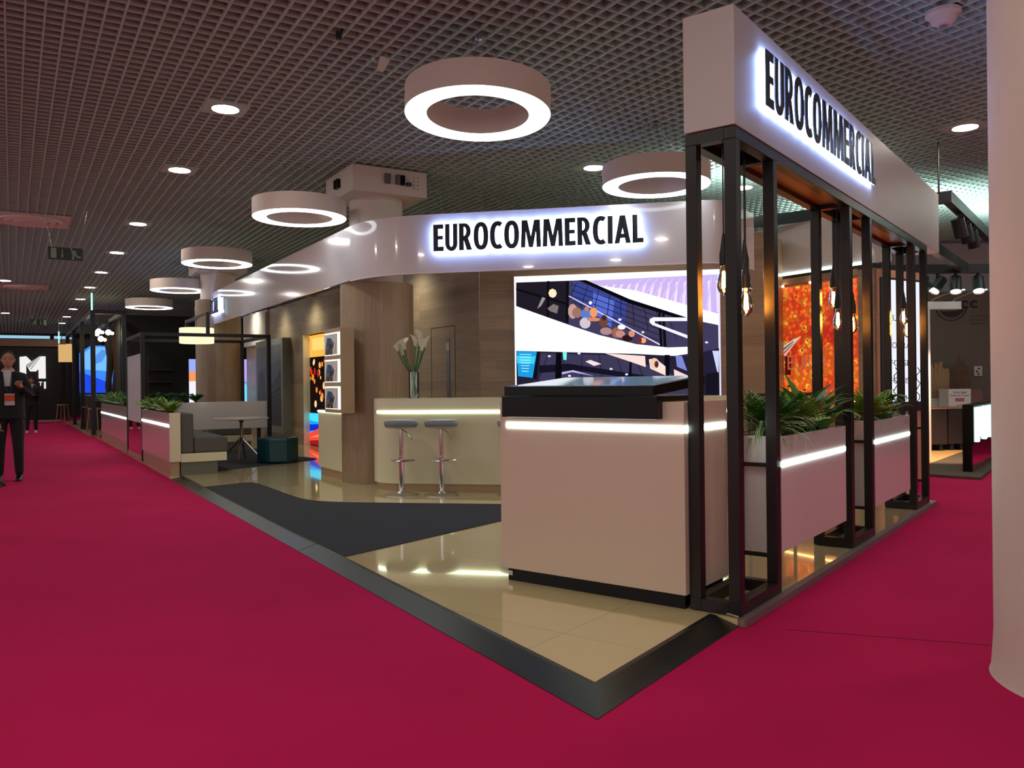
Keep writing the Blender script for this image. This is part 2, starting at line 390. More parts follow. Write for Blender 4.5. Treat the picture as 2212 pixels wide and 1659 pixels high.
# open cell ceiling
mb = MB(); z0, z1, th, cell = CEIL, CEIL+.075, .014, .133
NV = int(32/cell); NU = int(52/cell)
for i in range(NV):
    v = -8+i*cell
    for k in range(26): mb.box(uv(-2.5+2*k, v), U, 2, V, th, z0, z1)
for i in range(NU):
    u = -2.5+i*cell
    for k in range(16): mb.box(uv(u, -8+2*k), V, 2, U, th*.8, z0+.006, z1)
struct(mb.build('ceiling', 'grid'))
mb = MB(); mb.prism([uv(-9, -10), uv(52, -10), uv(52, 32), uv(-9, 32)][::-1], 4.9, 5.0); struct(mb.build('ceiling_deck', 'plenum'))
mb = MB(); mb.box(uv(50, -10), V, 42, U, .3, 0, 4.9); struct(mb.build('wall_back', mat('far_wall', srgb(70, 62, 60), .8)))
mb = MB(); mb.box(uv(-9, 31), U, 59, V, .3, 0, 4.9); struct(mb.build('wall_right', mat('side_wall', srgb(120, 104, 98), .8)))

# ---- stand floor
Af = at(A0, 5.30, F)
stand = [at(K0, .17/ .93, V, .05, U), ]
k_in = (.347, 3.60)
Aout = at(A0, -.03, N)
plat = [k_in, at(A0, -.03, F, .17, N), at(A0, -.03, F, -.03, N), at(A0, 5.42, F, -.03, N), (4.46, 8.95), (5.1, 10.65), (5.35, 11.2), (3.2, 15.2), (-4.5, 25.5), at(K0, 23.5, U, .0, V), at(K0, 10.4, U, 0, V), at(K0, 10.2, U, .17, V)]
mb = MB(); mb.prism(plat, .002, P); o = mb.build('floor_stand', 'tile'); struct(o)
# dark inlay carpet between kerb and bar
def smooth(pts, n=6):
    out = []
    m = len(pts)
    for i in range(m-1):
        p0 = pts[max(0, i-1)]; p1 = pts[i]; p2 = pts[i+1]; p3 = pts[min(m-1, i+2)]
        for k in range(n):
            t = k/n
            out.append(tuple(.5*((2*p1[j])+(-p0[j]+p2[j])*t+(2*p0[j]-5*p1[j]+4*p2[j]-p3[j])*t*t+(-p0[j]+3*p1[j]-3*p2[j]+p3[j])*t**3) for j in (0, 1)))
    out.append(pts[-1]); return out
curve = smooth([(-4.06, 10.83), (-3.66, 11.27), (-3.50, 11.20), (-3.184, 10.724), (-2.624, 9.83), (-2.33, 9.463), (-2.0, 9.289), (-1.6, 9.2), (-.161, 8.981), (1.2, 8.80)])
inl = curve+[(1.2, 8.3), (-.143, 7.847), (-1.296, 6.30)]
mb = MB(); mb.prism(inl, P-.001, P+.006); tag(mb.build('floor_carpet', 'inlay', loc=(0, 0, 0)), 'anthracite carpet inlay on the cream floor in front of the bar', 'carpet')
inl2 = smooth([(-4.98, 12.36), (-3.75, 14.25), (-3.52, 14.75), (-3.75, 15.15), (-4.3, 15.7), (-5.0, 17.2), (-7.8, 18.5)])+[at(K0, 17, U, .45, V), at(K0, 11.0, U, .45, V)]
mb = MB(); mb.prism(inl2, P-.001, P+.006); tag(mb.build('floor_carpet', 'inlay', loc=(0, 0, 0)), 'anthracite carpet under the pedestal table and the teal pouf', 'carpet')
# ramp trim around the two open edges: bevelled metal edging
def ramp(p_out, q_out, p_in, q_in, nm):
    lip = .02; mb = MB()
    def lerp(a, b, t): return (a[0]+(b[0]-a[0])*t, a[1]+(b[1]-a[1])*t)
    pm, qm = lerp(p_out, p_in, .83), lerp(q_out, q_in, .83)
    vs = [(*p_out, .003), (*q_out, .003), (*qm, P+.004), (*pm, P+.004), (*q_in, P+.004), (*p_in, P+.004),
          (*p_out, 0), (*q_out, 0), (*q_in, .0), (*p_in, .0)]
    mb.add(vs, [(0, 1, 2, 3), (3, 2, 4, 5), (0, 6, 7, 1), (5, 4, 8, 9), (6, 9, 8, 7), (0, 3, 5, 9, 6), (1, 7, 8, 4, 2)]); struct(mb.build(nm, 'ramp'))
ramp(K0, at(K0, 4.02, U), k_in, at(K0, 4.02, U, .17, V), 'trim_2')
ramp(at(K0, 4.03, U), at(K0, 10.41, U), at(K0, 4.03, U, .17, V), at(K0, 10.41, U, .17, V), 'trim_3')
ramp(K0, at(A0, -.03, F, -.0, N), k_in, at(A0, -.03, F, .17, N), 'trim_4')
mb = MB(); mb.box(at(A0, -.03, F, -.045, N), F, 5.46, N, .05, .001, P+.003); struct(mb.build('trim_5', mat('grey_edge_board', srgb(120, 100, 104), .45)))
mb = MB(); e = at(A0, 5.43, F, -.035, N); mb.add([(*e, .0), (*at(e, .2, F, .03, N), 0), (*at(e, .3, N), 0), (*e, P), (*at(e, .3, N), P)], [(0, 1, 3), (1, 2, 4, 3), (0, 3, 4, 2), (0, 2, 1)]); struct(mb.build('trim_6', 'ramp'))

# ---- room walls of the stand
# left wall along the aisle
Lw = lambda t: at((-4.65, 18.4), t, neg(U))
mb = MB()
op0, op1 = -.02, 2.05      # lit opening in the wall
mb.box(Lw(-5.2), neg(U), 5.2+op0, V, .12, P, 3.3)
mb.box(Lw(op1), neg(U), 8.09-op1, V, .12, P, 3.3)
mb.box(Lw(op0), neg(U), op1-op0, V, .12, 2.5, 3.3)
struct(mb.build('wall_left', 'wood_u'))
TVo = (-.46, 11.5)
mb = MB(); mb.box(TVo, W, 3.83, Wn, .12, P, 3.3); struct(mb.build('wall_back', 'wood_w'))
# seam trims on the wall
mb = MB(); mb.box(at(Lw(6.55), -.004, V), neg(U), .006, V, .006, P, 2.22); mb.box(at(Lw(7.35), -.004, V), neg(U), .006, V, .006, P, 2.22); mb.box(at(Lw(6.55), -.004, V), neg(U), .8, V, .006, 2.22, 2.228)
mb.box(at(Lw(7.08), -.006, V), neg(U), .1, V, .008, .95, 2.05, 1); mb.box(at(Lw(7.08), -.008, V), neg(U), .1, V, .006, 1.86, 1.98, 2)
o = mb.build('door_1', [mat('seam', srgb(60, 48, 40), .8), mat('frosted_slot', srgb(96, 98, 104), .25), mat('slot_paper', srgb(190, 180, 150), .6)]); struct(o)
# wall right of the screen: return, mural wall, end
M3 = (3.745, 11.5)
R3 = neg(U)
mb = MB(); mb.box(at(TVo, 3.83, W), F, .75, (F[1]*-1, F[0]), .1, P, 3.3)
mb.box(at(M3, -.6, R3, .12, V), R3, 2.15, V, .1, P, 2.74)
struct(mb.build('wall_right', 'wood_w'))
mb = MB(); mb.box(at(M3, 1.49, R3, 0, V), V, .86, R3, .06, P, 2.72); struct(mb.build('wall_front', mat('peach_wall', srgb(206, 150, 122), .5)))  # end wall in one even peach colour
# orange lit niche picture wall (recess frame)
mb = MB()
mb.box(at(M3, -.12, R3, -.02, V), R3, .12, V, .16, P, 2.74)
mb.box(at(M3, 1.26, R3, -.02, V), R3, .24, V, .16, P, 2.74)
mb.box(at(M3, 0, R3, -.02, V), R3, 1.26, V, .14, 2.68, 2.76)
mb.box(at(M3, -.12, R3, -.02, V), R3, 1.6, V, .16, P, .98)
struct(mb.build('trim_7', 'wood_u'))
# dropped white header on the left wall
mb = MB(); mb.box(at(Lw(-2.9), -.08, V), U, 2.3, V, .08, 2.45, 3.3); struct(mb.build('trim_8', 'white_paint'))

# ================================================================== FASCIA with halo letters
def arc(c, r, a0, a1, n=14): return [(c[0]+r*math.cos(a0+(a1-a0)*k/n), c[1]+r*math.sin(a0+(a1-a0)*k/n)) for k in range(n+1)]
def fillet(p, c, q, r, n=14):
    """path corner c between p and q rounded with radius r"""
    a = Vector(p)-Vector(c); b = Vector(q)-Vector(c); a.normalize(); b.normalize()
    ang = a.angle(b); t = r/math.tan(ang/2); s = Vector(c)+a*t; e = Vector(c)+b*t
    m_ = (a+b).normalized(); cen = Vector(c)+m_*(r/math.sin(ang/2))
    a0 = math.atan2(s.y-cen.y, s.x-cen.x); a1 = math.atan2(e.y-cen.y, e.x-cen.x)
    while a1-a0 > math.pi: a1 -= 2*math.pi
    while a1-a0 < -math.pi: a1 += 2*math.pi
    return arc(cen, r, a0, a1, n)
FL0 = at((-2.32, 11.2), 10.32, U)              # far end of the left run
def isect(p, d, q, e):
    det = d[0]*-e[1]+e[0]*d[1]; t = ((q[0]-p[0])*-e[1]+e[0]*(q[1]-p[1]))/det; return (p[0]+d[0]*t, p[1]+d[1]*t)
FW = (-1.35, 10.22)
c1 = isect((-2.32, 11.2), U, FW, W)
FR = at(FW, 3.62, W)
c2 = at(FR, .22, W)
path = [FL0]+fillet(FL0, c1, FW, 1.5, 22)+fillet(FW, c2, at(c2, 1, F), .22, 8)+[at(c2, 1.05, F)]
root = thing('fascia_sign', 'pearl white curved fascia above the bar with navy halo-lit letters', 'sign', (-1.35, 10.22, 2.74))
mb = MB(); mb.wall(path, .03, 2.74, 3.45); mb.build('fascia_panel', 'fascia', root, smooth=True)
mb = MB(); mb.wall([at(p, 0, U) for p in path[1:-1]], .05, 2.725, 2.74); mb.build('bottom_trim', mat('pale_trim', srgb(226, 210, 214), .3), root)
sign_word('EUROCOMMERCIAL', at(FW, .431, W), W, 2.981, 2.536, .325, neg(Wn), .055, .02, root)
sign_word('EUROCOMMERCIAL', at((-2.32, 11.2), 9.95, U), neg(U), 2.95, 2.55, .325, neg(V), .055, .02, root)
# ---- plain fascia to the right over the mural
root = thing('plain_fascia', 'plain mauve fascia above the orange mural behind the posts', 'fascia', (*M3, 2.76))
mb = MB(); mb.box(at(M3, -.55, R3), R3, 2.2, V, .1, 2.80, 3.5); mb.build('panel', 'fascia', root)
mb = MB(); mb.box(at(M3, -.2, R3, -.03, V), R3, 1.7, V, .05, 2.765, 2.80); mb.build('rail', 'black_steel2', root)
mb = MB(); mb.box(at(M3, -.2, R3, -.012, V), R3, 1.6, V, .01, 2.802, 2.83); mb.build('light_strip', 'led', root)

# ================================================================== SIGN BOX on the posts
root = thing('sign_box', 'long white sign box standing on the dark posts with halo-lit navy letters', 'sign', (*A0, 2.78))
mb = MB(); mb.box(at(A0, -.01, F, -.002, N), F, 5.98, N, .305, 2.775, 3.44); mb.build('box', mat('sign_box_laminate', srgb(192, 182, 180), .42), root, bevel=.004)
sign_word('EUROCOMMERCIAL', at(A0, .386, F, -.002, N), F, 2.975, 2.557, .33, neg(N), .032, .008, root, halo='halo_soft')

# ================================================================== POST FRAME
root = thing('post_frame', 'dark bronze steel post frame carrying the white sign box', 'frame', (*A0, P))
TW = .068
TOW = [(0, .67), (2.29, 2.975), (4.635, 5.30)]
ZT = 2.77; ZB = P+.005
for a_, b_ in TOW:
    for t in (a_, b_-TW):
        for n_ in (0, .30-TW):
            mb = MB(); mb.box(at(A0, t, F, n_, N), F, TW, N, TW, ZB+TW, ZT-TW); mb.build('post', 'black_steel', root, bevel=.003)
    mb = MB()
    mb.box(at(A0, a_, F), F, b_-a_, N, TW, ZB, ZB+TW); mb.box(at(A0, a_, F, .30-TW, N), F, b_-a_, N, TW, ZB, ZB+TW)
    mb.box(at(A0, a_, F, TW, N), F, TW, N, .30-2*TW, ZB, ZB+TW); mb.box(at(A0, b_-TW, F, TW, N), F, TW, N, .30-2*TW, ZB, ZB+TW)
    mb.build('base_frame', 'black_steel', root, bevel=.003)
    for z_ in (.255, .815):
        mb = MB(); mb.box(at(A0, b_-.03, F, TW, N), F, .02, N, .30-2*TW, z_, z_+.025); mb.build('cross_bar', 'black_steel', root)
    mb = MB(); mb.box(at(A0, a_, F, TW, N), F, TW, N, .30-2*TW, ZT-TW, ZT); mb.box(at(A0, b_-TW, F, TW, N), F, TW, N, .30-2*TW, ZT-TW, ZT)
    mb.box(at(A0, a_+TW, F, TW, N), F, b_-a_-2*TW, N, .30-2*TW, ZT-.012, ZT); mb.build('top_plate', 'black_steel', root)
for n_ in (0, .30-TW):
    mb = MB(); mb.box(at(A0, 0, F, n_, N), F, 5.30, N, TW, ZT-TW, ZT); mb.build('top_beam', 'black_steel', root, bevel=.003)
mb = MB()
for i in range(len(TOW)-1): mb.box(at(A0, TOW[i][1], F, TW, N), F, TOW[i+1][0]-TOW[i][1], N, .30-2*TW, ZT-.03, ZT-.01)
mb.build('soffit_board', 'wood_warm', root, label='warm wooden board under the sign box')
# cable at the foot
cab = [(*at(A0, -.42+.06*i, F, .34-.03*i, N), P+.012+(.0 if i % 2 else .004)) for i in range(7)]
cab = [(1.02, 4.79, .05), (1.06, 4.735, .052), (1.10, 4.72, .05), (1.15, 4.66, .05), (1.20, 4.60, .051), (1.235, 4.55, .05)]
mb = MB(); mb.tube(cab, .005, 6); tag(mb.build('cable', mat('cable_beige', srgb(186, 170, 150), .5), loc=(1.02, 4.79, .05), smooth=True), 'thin beige cable lying at the foot of the front posts', 'cable')
# ---- filament pendants
mfil = emis('filament', (1, .42, .08, 1), 260)
def pendant(t, n_, z_, label):
    x, y = at(A0, t, F, n_, N); root = thing('pendant_bulb', label, 'lamp', (x, y, z_), 'filament bulbs hanging in the post frame')
    mb = MB(); mb.tube([(x, y, z_+.20), (x, y, ZT-.012)], .004, 6); mb.build('cord', 'black_steel2', root)
    mb = MB(); mb.lathe((x, y), [(.006, z_+.27), (.014, z_+.22), (.020, z_+.18), (.026, z_+.15), (.026, z_+.09), (.02, z_+.085)], 16); mb.build('lamp_holder', 'black_steel2', root, smooth=True)
    mb = MB(); mb.lathe((x, y), [(.017, z_+.09), (.02, z_+.06), (.038, z_+.0), (.041, z_-.03), (.034, z_-.06), (.014, z_-.082), (.002, z_-.088)], 18)
    bulb_ = mb.build('bulb', 'amber', root, smooth=True)
    mb = MB()
    for k in range(5):
        a = 2*math.pi*k/5; mb.tube([(x+.008*math.cos(a), y+.008*math.sin(a), z_+.05), (x+.013*math.cos(a), y+.013*math.sin(a), z_-.045)], .0022, 5)
    mb.build('filament', mfil, bulb_)
for t, n_, z_, lb in [(.11, .12, 1.93, 'left of the two upper bulbs hanging in the nearest post tower'), (.505, .15, 1.95, 'right of the two upper bulbs hanging in the nearest post tower'), (.445, .12, 1.83, 'lowest bulb hanging in the nearest post tower'),
                      (2.49, .15, 1.84, 'left of the two low bulbs in the middle post tower'), (2.55, .20, 2.02, 'small upper bulb hanging in the middle post tower'), (2.93, .15, 1.83, 'right bulb hanging at the far posts of the middle post tower'),
                      (4.87, .15, 2.0, 'upper bulb hanging in the farthest post tower'), (5.03, .15, 1.88, 'lower bulb hanging in the farthest post tower')]:
    pendant(t, n_, z_, 'glowing amber filament bulb, '+lb)

# ================================================================== PLANTERS in the frame
def planter(o, a, la, b, lb, z0, z1, zs, label, face='front', wood_toe=False, endw=None, grp=None, s0=.02, s1=.02, sside=None):
    root = thing('planter', label, 'planter', (*at(o), z0), grp)
    t = .02; mb = MB()
    mb.box(o, a, la, b, t, z0, z1); mb.box(at(o, lb-t, b), a, la, b, t, z0, z1)
    mb.box(at(o, t, b), a, t, b, lb-2*t, z0, z1); mb.box(at(o, la-t, a, t, b), a, t, b, lb-2*t, z0, z1); mb.box(at(o, t, a, t, b), a, la-2*t, b, lb-2*t, z0, z0+t)
    mb.build('body', 'white', root)
    mb = MB(); mb.box(at(o, t, a, t, b), a, la-2*t, b, lb-2*t, z1-.12, z1-.035); mb.build('soil', 'soil', root)
    mb = MB(); mb.box(at(o, s0, a, -.006, b), a, la-s0-s1, b, .01, zs-.016, zs+.016); mb.build('light_strip', 'led', root, label='glowing white strip')
    return root
planter(at(A0, .685, F, 0, N), F, 1.43, N, .30, .285, 1.005, .832, 'white planter box hung between the nearest and middle post towers', s0=.0, s1=.02)
planter(at(A0, 2.99, F, 0, N), F, 1.36, N, .30, .28, 1.005, .825, 'white planter box hung between the middle and far post towers', s0=.0, s1=.02)
def spider(x, y, z, label, n=40, ln=.42, seed=1, grp=None, flat=1):
    random.seed(seed); root = thing('spider_plant', label, 'plant', (x, y, z), grp); mb = MB()
    for k in range(n): mb.leaf((x+random.uniform(-.02, .02), y+random.uniform(-.02, .02), z), random.uniform(0, 6.28), ln*random.uniform(.55, 1.1), .022, random.uniform(.7, 1.35), random.uniform(2.0, 3.0), 9, 0, 1)
    mb.build('leaves', ['leaf3', 'stripe'], root, smooth=True)
    return root
def fern(x, y, z, label, n=34, ln=.3, seed=1, m='leaf2', grp=None):
    random.seed(seed); n = int(n*1.5); root = thing('fern', label, 'plant', (x, y, z), grp); mb = MB()
    for k in range(n):
        yw = random.uniform(0, 6.28); l = ln*random.uniform(.6, 1.05); rise = random.uniform(.75, 1.55); dr = random.uniform(.3, 1.3); ang = rise; px = pz = 0; seg = 9
        for i in range(seg):
            t = i/seg; w_ = .10*math.sin(math.pi*(t*.9+.1))
            bx, by, bz = x+math.cos(yw)*px, y+math.sin(yw)*px, z+pz
            for sgn in (-1, 1): mb.leaf((bx, by, bz), yw+sgn*1.15, w_, .026, ang*.5+.2, .5, 2)
            px += l/seg*math.cos(ang); pz += l/seg*math.sin(ang); ang -= dr/seg
    mb.build('fronds', m, root, smooth=True); return root
def broad(x, y, z, label, n=16, ln=.34, seed=1, m='leaf', wd=.1, grp=None):
    random.seed(seed); root = thing('leafy_plant', label, 'plant', (x, y, z), grp); mb = MB(); st = MB()
    for k in range(n):
        yw = random.uniform(0, 6.28); l = ln*random.uniform(.5, 1); r = random.uniform(.0, .10); h = random.uniform(.0, .14)
        bx, by = x+r*math.cos(yw), y+r*math.sin(yw)
        st.tube([(x, y, z), (bx, by, z+h)], .004, 5); mb.leaf((bx, by, z+h), yw, l, wd*random.uniform(.7, 1.1), random.uniform(.8, 1.45), random.uniform(.6, 2.0), 7)
    mb.build('leaves', m, root, smooth=True); st.build('stems', m, root); return root
zp = .965
def FP(t, n_=.15): return at(A0, t, F, n_, N)
spider(*FP(.84), zp, 'striped spider plant spilling over the near end of the nearest planter', 46, .44, 3)
fern(*FP(1.05, .19), zp, 'light green fern right behind the striped spider plant', 46, .42, 5, 'leaf')
fern(*FP(1.32, .12), zp, 'yellow green fern in the middle of the nearest planter', 44, .34, 6)
broad(*FP(1.60, .16), zp, 'tall broad leaved plant in the nearest planter', 34, .42, 8, 'leaf', .12)
broad(*FP(1.92, .15), zp, 'broad pointed leaved plant at the far end of the nearest planter', 30, .38, 9, 'leaf', .1)
spider(*FP(3.12), zp, 'small spider plant at the near end of the farther planter', 26, .3, 11)
fern(*FP(3.42), zp, 'yellow green fern in the farther planter', 44, .34, 12)
broad(*FP(3.80), zp, 'broad leaved plant in the farther planter', 32, .38, 13, 'leaf', .09)
spider(*FP(4.14), zp, 'dark drooping spider plant at the far end of the farther planter', 30, .36, 14)

# ================================================================== TOUCH SCREEN COUNTER
CO = (.982, 4.716)      # front right corner
NB = N                # runs left/back
root = thing('counter', 'tall beige white reception counter carrying the black touch screen', 'counter', (*CO, P))
mb = MB(); mb.box(CO, NB, 1.335, F, .62, .125, 1.235); mb.build('body', 'satin', root, bevel=.003)
mb = MB(); mb.box(at(CO, .02, NB, .03, F), NB, 1.28, F, .55, P, .125); mb.build('plinth', 'black', root)
mb = MB(); mb.box(at(CO, 1.26, NB, .022, F), NB, .035, F, .01, .075, .105); mb.build('plinth_clip', 'steel', root)
mb = MB(); mb.box(at(CO, -.001, NB, -.006, F), NB, 1.28, F, .01, 1.062, 1.094); mb.box(at(CO, -.006, NB, 0, F), F, .6, NB, .01, 1.062, 1.094); mb.build('light_strip', 'led', root, label='glowing white strip')
root = thing('touch_screen', 'large black touch screen table top resting on the beige counter', 'screen', (*CO, 1.2))
# lower housing
def slab(mb, o, a, la, b, lb, zf0, zf1, zb0, zb1, mi=0):
    c = [at(o), at(o, la, a), at(o, la, a, lb, b), at(o, lb, b)]
    vs = [(*c[0], zf0), (*c[1], zf0), (*c[2], zb0), (*c[3], zb0), (*c[0], zf1), (*c[1], zf1), (*c[2], zb1), (*c[3], zb1)]
    mb.add(vs, [(0, 3, 2, 1), (4, 5, 6, 7), (0, 1, 5, 4), (1, 2, 6, 5), (2, 3, 7, 6), (3, 0, 4, 7)], mi)
mb = MB(); mb.box(at(CO, .135, NB, -.07, F), NB, 1.13, F, .09, 1.135, 1.268); mb.box(at(CO, .135, NB, .0, F), NB, 1.13, F, .50, 1.237, 1.27); mb.build('housing', 'black', root, bevel=.003)
mb = MB(); slab(mb, at(CO, .165, NB, -.055, F), NB, 1.09, F, .72, 1.272, 1.332, 1.33, 1.392); tray_ = mb.build('tray', 'black', root, bevel=.004)
mb = MB(); slab(mb, at(CO, .20, NB, -.02, F), NB, 1.02, F, .65, 1.334, 1.3365, 1.3895, 1.392)
mb.build('display', mat('display_glass', srgb(40, 60, 74), .05, emit=.35, ecol=srgb(120, 160, 175)), tray_)

# ================================================================== BAR
mbp = smooth
root = thing('bar_counter', 'long cream bar counter with rounded end and green-white light strip', 'counter', (-1.3, 10.2, P))
BW = at((-1.35, 10.22), -.05, W, -.04, Wn)
bc = at(BW, -.45, W)
end_ = at(bc, .75, Wn)
bpath = [at(bc, .95, Wn, -.02, W)]+fillet(at(bc, 1, Wn), bc, at(bc, 1, W), .42, 12)+[at(BW, 4.0, W)]
bpath_toe = [at(p, .04, Wn) for p in bpath]
mb = MB(); mb.wall(bpath, .5, .135, 1.165); mb.build('front_panel', 'cream', root, smooth=True)
mb = MB(); mb.wall([at(p, .03, Wn, .02, W) for p in bpath], .4, P, .135); mb.build('plinth', 'wood_plain', root, smooth=True)
mb = MB(); mb.wall(bpath, .55, 1.166, 1.185); mb.build('bar_top', 'cream', root, smooth=True)
mb = MB(); mb.wall([at(p, -.008, Wn) for p in bpath[7:]], .012, 1.000, 1.034); mb.build('light_strip', 'led_warm', root, label='glowing green white strip')
mb = MB(); mb.box(at(bpath[-2], .1, W, .56, Wn), W, 3.5, Wn, .35, 1.0, 1.03); mb.build('inner_shelf', 'cream', root)
# side part of the bar left of the column
root = thing('bar_counter', 'short cream counter left of the oak column under the brochure holder', 'counter', (-2.5, 11.4, P))
s_ = (-2.325, 11.375)
mb = MB(); mb.box(s_, U, 1.12, V, .12, .15, 1.0); mb.build('body', 'cream', root, bevel=.01)
mb = MB(); mb.box(at(s_, .02, U, .03, V), U, 1.08, V, .08, P, .15); mb.build('plinth', 'wood_plain', root)
mb = MB(); mb.box(at(s_, .0, U, -.008, V), U, 1.12, V, .01, .965, .995); mb.build('light_strip', 'led_warm', root)

# ================================================================== COLUMNS
def column(c, r_low, r_up, boxs, label, wood_top, shaft=True):
    root = thing('column', label, 'column', (*c, P))
    if r_low: mb = MB(); mb.lathe(c, [(r_low, P), (r_low, wood_top)], 56); mb.build('oak_cladding', 'wood_col', root, smooth=True)
    mb = MB(); mb.lathe(c, [(r_up, P if not r_low else wood_top), (r_up, CEIL+.3)], 48); mb.build('shaft', 'white_paint', root, smooth=True)
    return root
c1_ = (-1.86, 11.43); c2_ = (-6.63, 18.65)
column(c1_, .50, .365, 1.06, 'round column clad in upright oak boards beside the bar, white above', 2.735)
column(c2_, .49, .375, 1.06, 'round column clad in oak boards behind the black portal frame', 3.3)
def sock_box(c, label):
    s = 1.06; o = at(c, -s/2, U, -s/2, V); root = thing('socket_box', label, 'box', (*c, 3.9), 'white socket boxes around the columns')
    mb = MB(); r = .40
    mb.box(o, V, s, U, s, 3.90, 4.24); mb.build('casing', 'white_paint', root, bevel=.004)
    mk = mat('socket_grey', srgb(96, 96, 98), .5)
    for q, wq, m_ in ((.44, .075, mk), (.60, .05, mk), (.665, .055, M['black'])):
        mb = MB(); mb.box(at(o, q, V, -.05, U), V, wq, U, .05, 4.03, 4.16); mb.build('socket', m_, root, bevel=.004)
    mb = MB(); p_ = at(o, .78, V, 0, U); mb.tube([(*p_, 4.055), (*at(p_, -.06, U), 4.045)], .03, 12); mb.build('socket', mat('socket_blue', srgb(20, 44, 96), .5), root, label='round blue socket')
    mb = MB(); mb.box(at(o, .56, U, -.05, V), U, .05, V, .05, 4.02, 4.14); mb.box(at(o, .47, U, -.05, V), U, .05, V, .05, 4.02, 4.14); mb.build('socket', 'black', root)
    for i in range(2):
        for j in range(4): mb = MB(); mb.box(at(o, .86+.06*i, V, -.004, U), V, .012, U, .004, 4.0+.05*j, 4.012+.05*j); mb.build('indicator_dot', 'black', root)
sock_box(c1_, 'white socket box around the nearer oak-clad column at ceiling')
sock_box(c2_, 'white socket box around the far oak-clad column at ceiling')
root = thing('column', 'thick round white column at the right edge of the view', 'column', (2.657, 3.579, 0))
mb = MB(); mb.lathe((2.657, 3.579), [(.52, 0), (.512, .02), (.505, .12), (.50, .2), (.50, CEIL+.3)], 72); mb.build('shaft', 'white_paint', root, smooth=True)

# ================================================================== BAR STOOLS
def stool(x, y, label):
    root = thing('bar_stool', label, 'stool', (x, y, P), 'round bar stools at the bar')
    mb = MB(); mb.lathe((x, y), [(.205, P), (.205, P+.008), (.19, P+.014), (.06, P+.026), (.035, P+.05)], 40); mb.build('base', 'steel', root, smooth=True)
    mb = MB(); mb.lathe((x, y), [(.030, P+.03), (.030, .50), (.024, .505), (.024, .83)], 20); mb.build('column', 'chrome', root, smooth=True)
    mb = MB(); mb.lathe((x, y), [(.03, .825), (.12, .835), (.185, .845), (.195, .862), (.17, .868), (.0001, .868)], 36); mb.build('seat_shell', 'steel', root, smooth=True)
    mb = MB(); mb.lathe((x, y), [(.188, .862), (.2, .875), (.203, .905), (.19, .93), (.15, .936), (.0001, .930)], 36); mb.build('seat_cushion', 'stool_fab', root, smooth=True)
    mb = MB(); pts = [(x-.03, y, .455), (x-.10, y-.10, .455), (x-.02, y-.20, .455), (x+.10, y-.20, .46), (x+.17, y-.12, .462), (x+.155, y-.05, .462)]
    mb.tube([(p[0], p[1], p[2]) for p in pts], .011, 8); mb.tube([(x+.02, y, .455), (x+.155, y-.05, .46)], .009, 8); mb.build('foot_rest', 'chrome', root, smooth=True)
    mb = MB(); mb.tube([(x+.01, y-.02, .83), (x+.07, y-.04, .79), (x+.14, y-.06, .70)], .006, 8); mb.build('lever', 'chrome', root, smooth=True)
stool(-1.332, 9.85, 'grey round bar stool on chrome column, leftmost at the bar')
stool(-.847, 9.80, 'grey round bar stool on chrome column, middle one at the bar')
stool(.02, 9.70, 'grey round bar stool mostly hidden behind the tall reception counter')

# ================================================================== VASE with callas
vx, vy, vz = -1.24, 10.42, 1.186
root = thing('vase', 'tall clear glass vase on the bar with white calla lilies in it', 'vase', (vx, vy, vz))
mb = MB(); mb.lathe((vx, vy), [(.062, vz), (.065, vz+.33), (.061, vz+.33), (.058, vz+.02), (.0001, vz+.02)], 28); mb.build('glass', 'glass', root, smooth=True)
random.seed(4)
for k, (dx, h, dy) in enumerate([(-.20, .60, .0), (-.115, .62, -.02), (-.14, .55, .04), (.02, .66, 0), (.075, .72, .02), (.11, .60, -.03), (.14, .64, .03), (.06, .60, .05)]):
    lb = ['white calla lily leaning farthest left out of the vase', 'white calla lily second from the left in the vase', 'white calla lily in front at the left of the vase', 'white calla lily upright in the middle of the vase', 'tallest white calla lily in the vase, opening to the right', 'white calla lily low at the right of the vase', 'white calla lily leaning farthest right out of the vase', 'white calla lily right of the middle, behind its neighbours'][k]
    r2 = thing('calla_lily', lb, 'flower', (vx, vy, vz+.03), 'white calla lilies in the vase on the bar')
    mb = MB(); b0 = (vx-dx*.25, vy-dy*.2, vz+.03); m1 = (vx+dx*.15, vy+dy*.2, vz+.3); tp = (vx+dx, vy+dy, vz+h)
    mb.tube([b0, m1, (vx+dx*.62, vy+dy*.6, vz+h*.72), tp], [.008, .008, .008, .011], 8); mb.build('stem', 'leaf3', r2, smooth=True)
    n = 16; vs = []; fs = []
    tiltx = dx*.5
    for i, (r_, z_) in enumerate([(.009, -.01), (.02, .03), (.032, .065), (.05, .10)]):
        for q in range(n):
            a = 2*math.pi*q/n; ext = 1+.35*max(0, math.cos(a-k))*(i/3); vs.append((tp[0]+r_*math.cos(a)*ext+tiltx*z_*.8, tp[1]+r_*math.sin(a)*ext, tp[2]+z_+.05*(i/3)*math.cos(a-k)))
    fs = [(i*n+q, i*n+(q+1) % n, (i+1)*n+(q+1) % n, (i+1)*n+q) for i in range(3) for q in range(n)]
    mb = MB(); mb.add(vs, fs); mb.build('flower', mat('calla_white', srgb(226, 224, 196), .5), r2, smooth=True)
mb = MB(); mb.box((-1.53, 10.22), W, .006, Wn, .1, 1.03, 1.165)

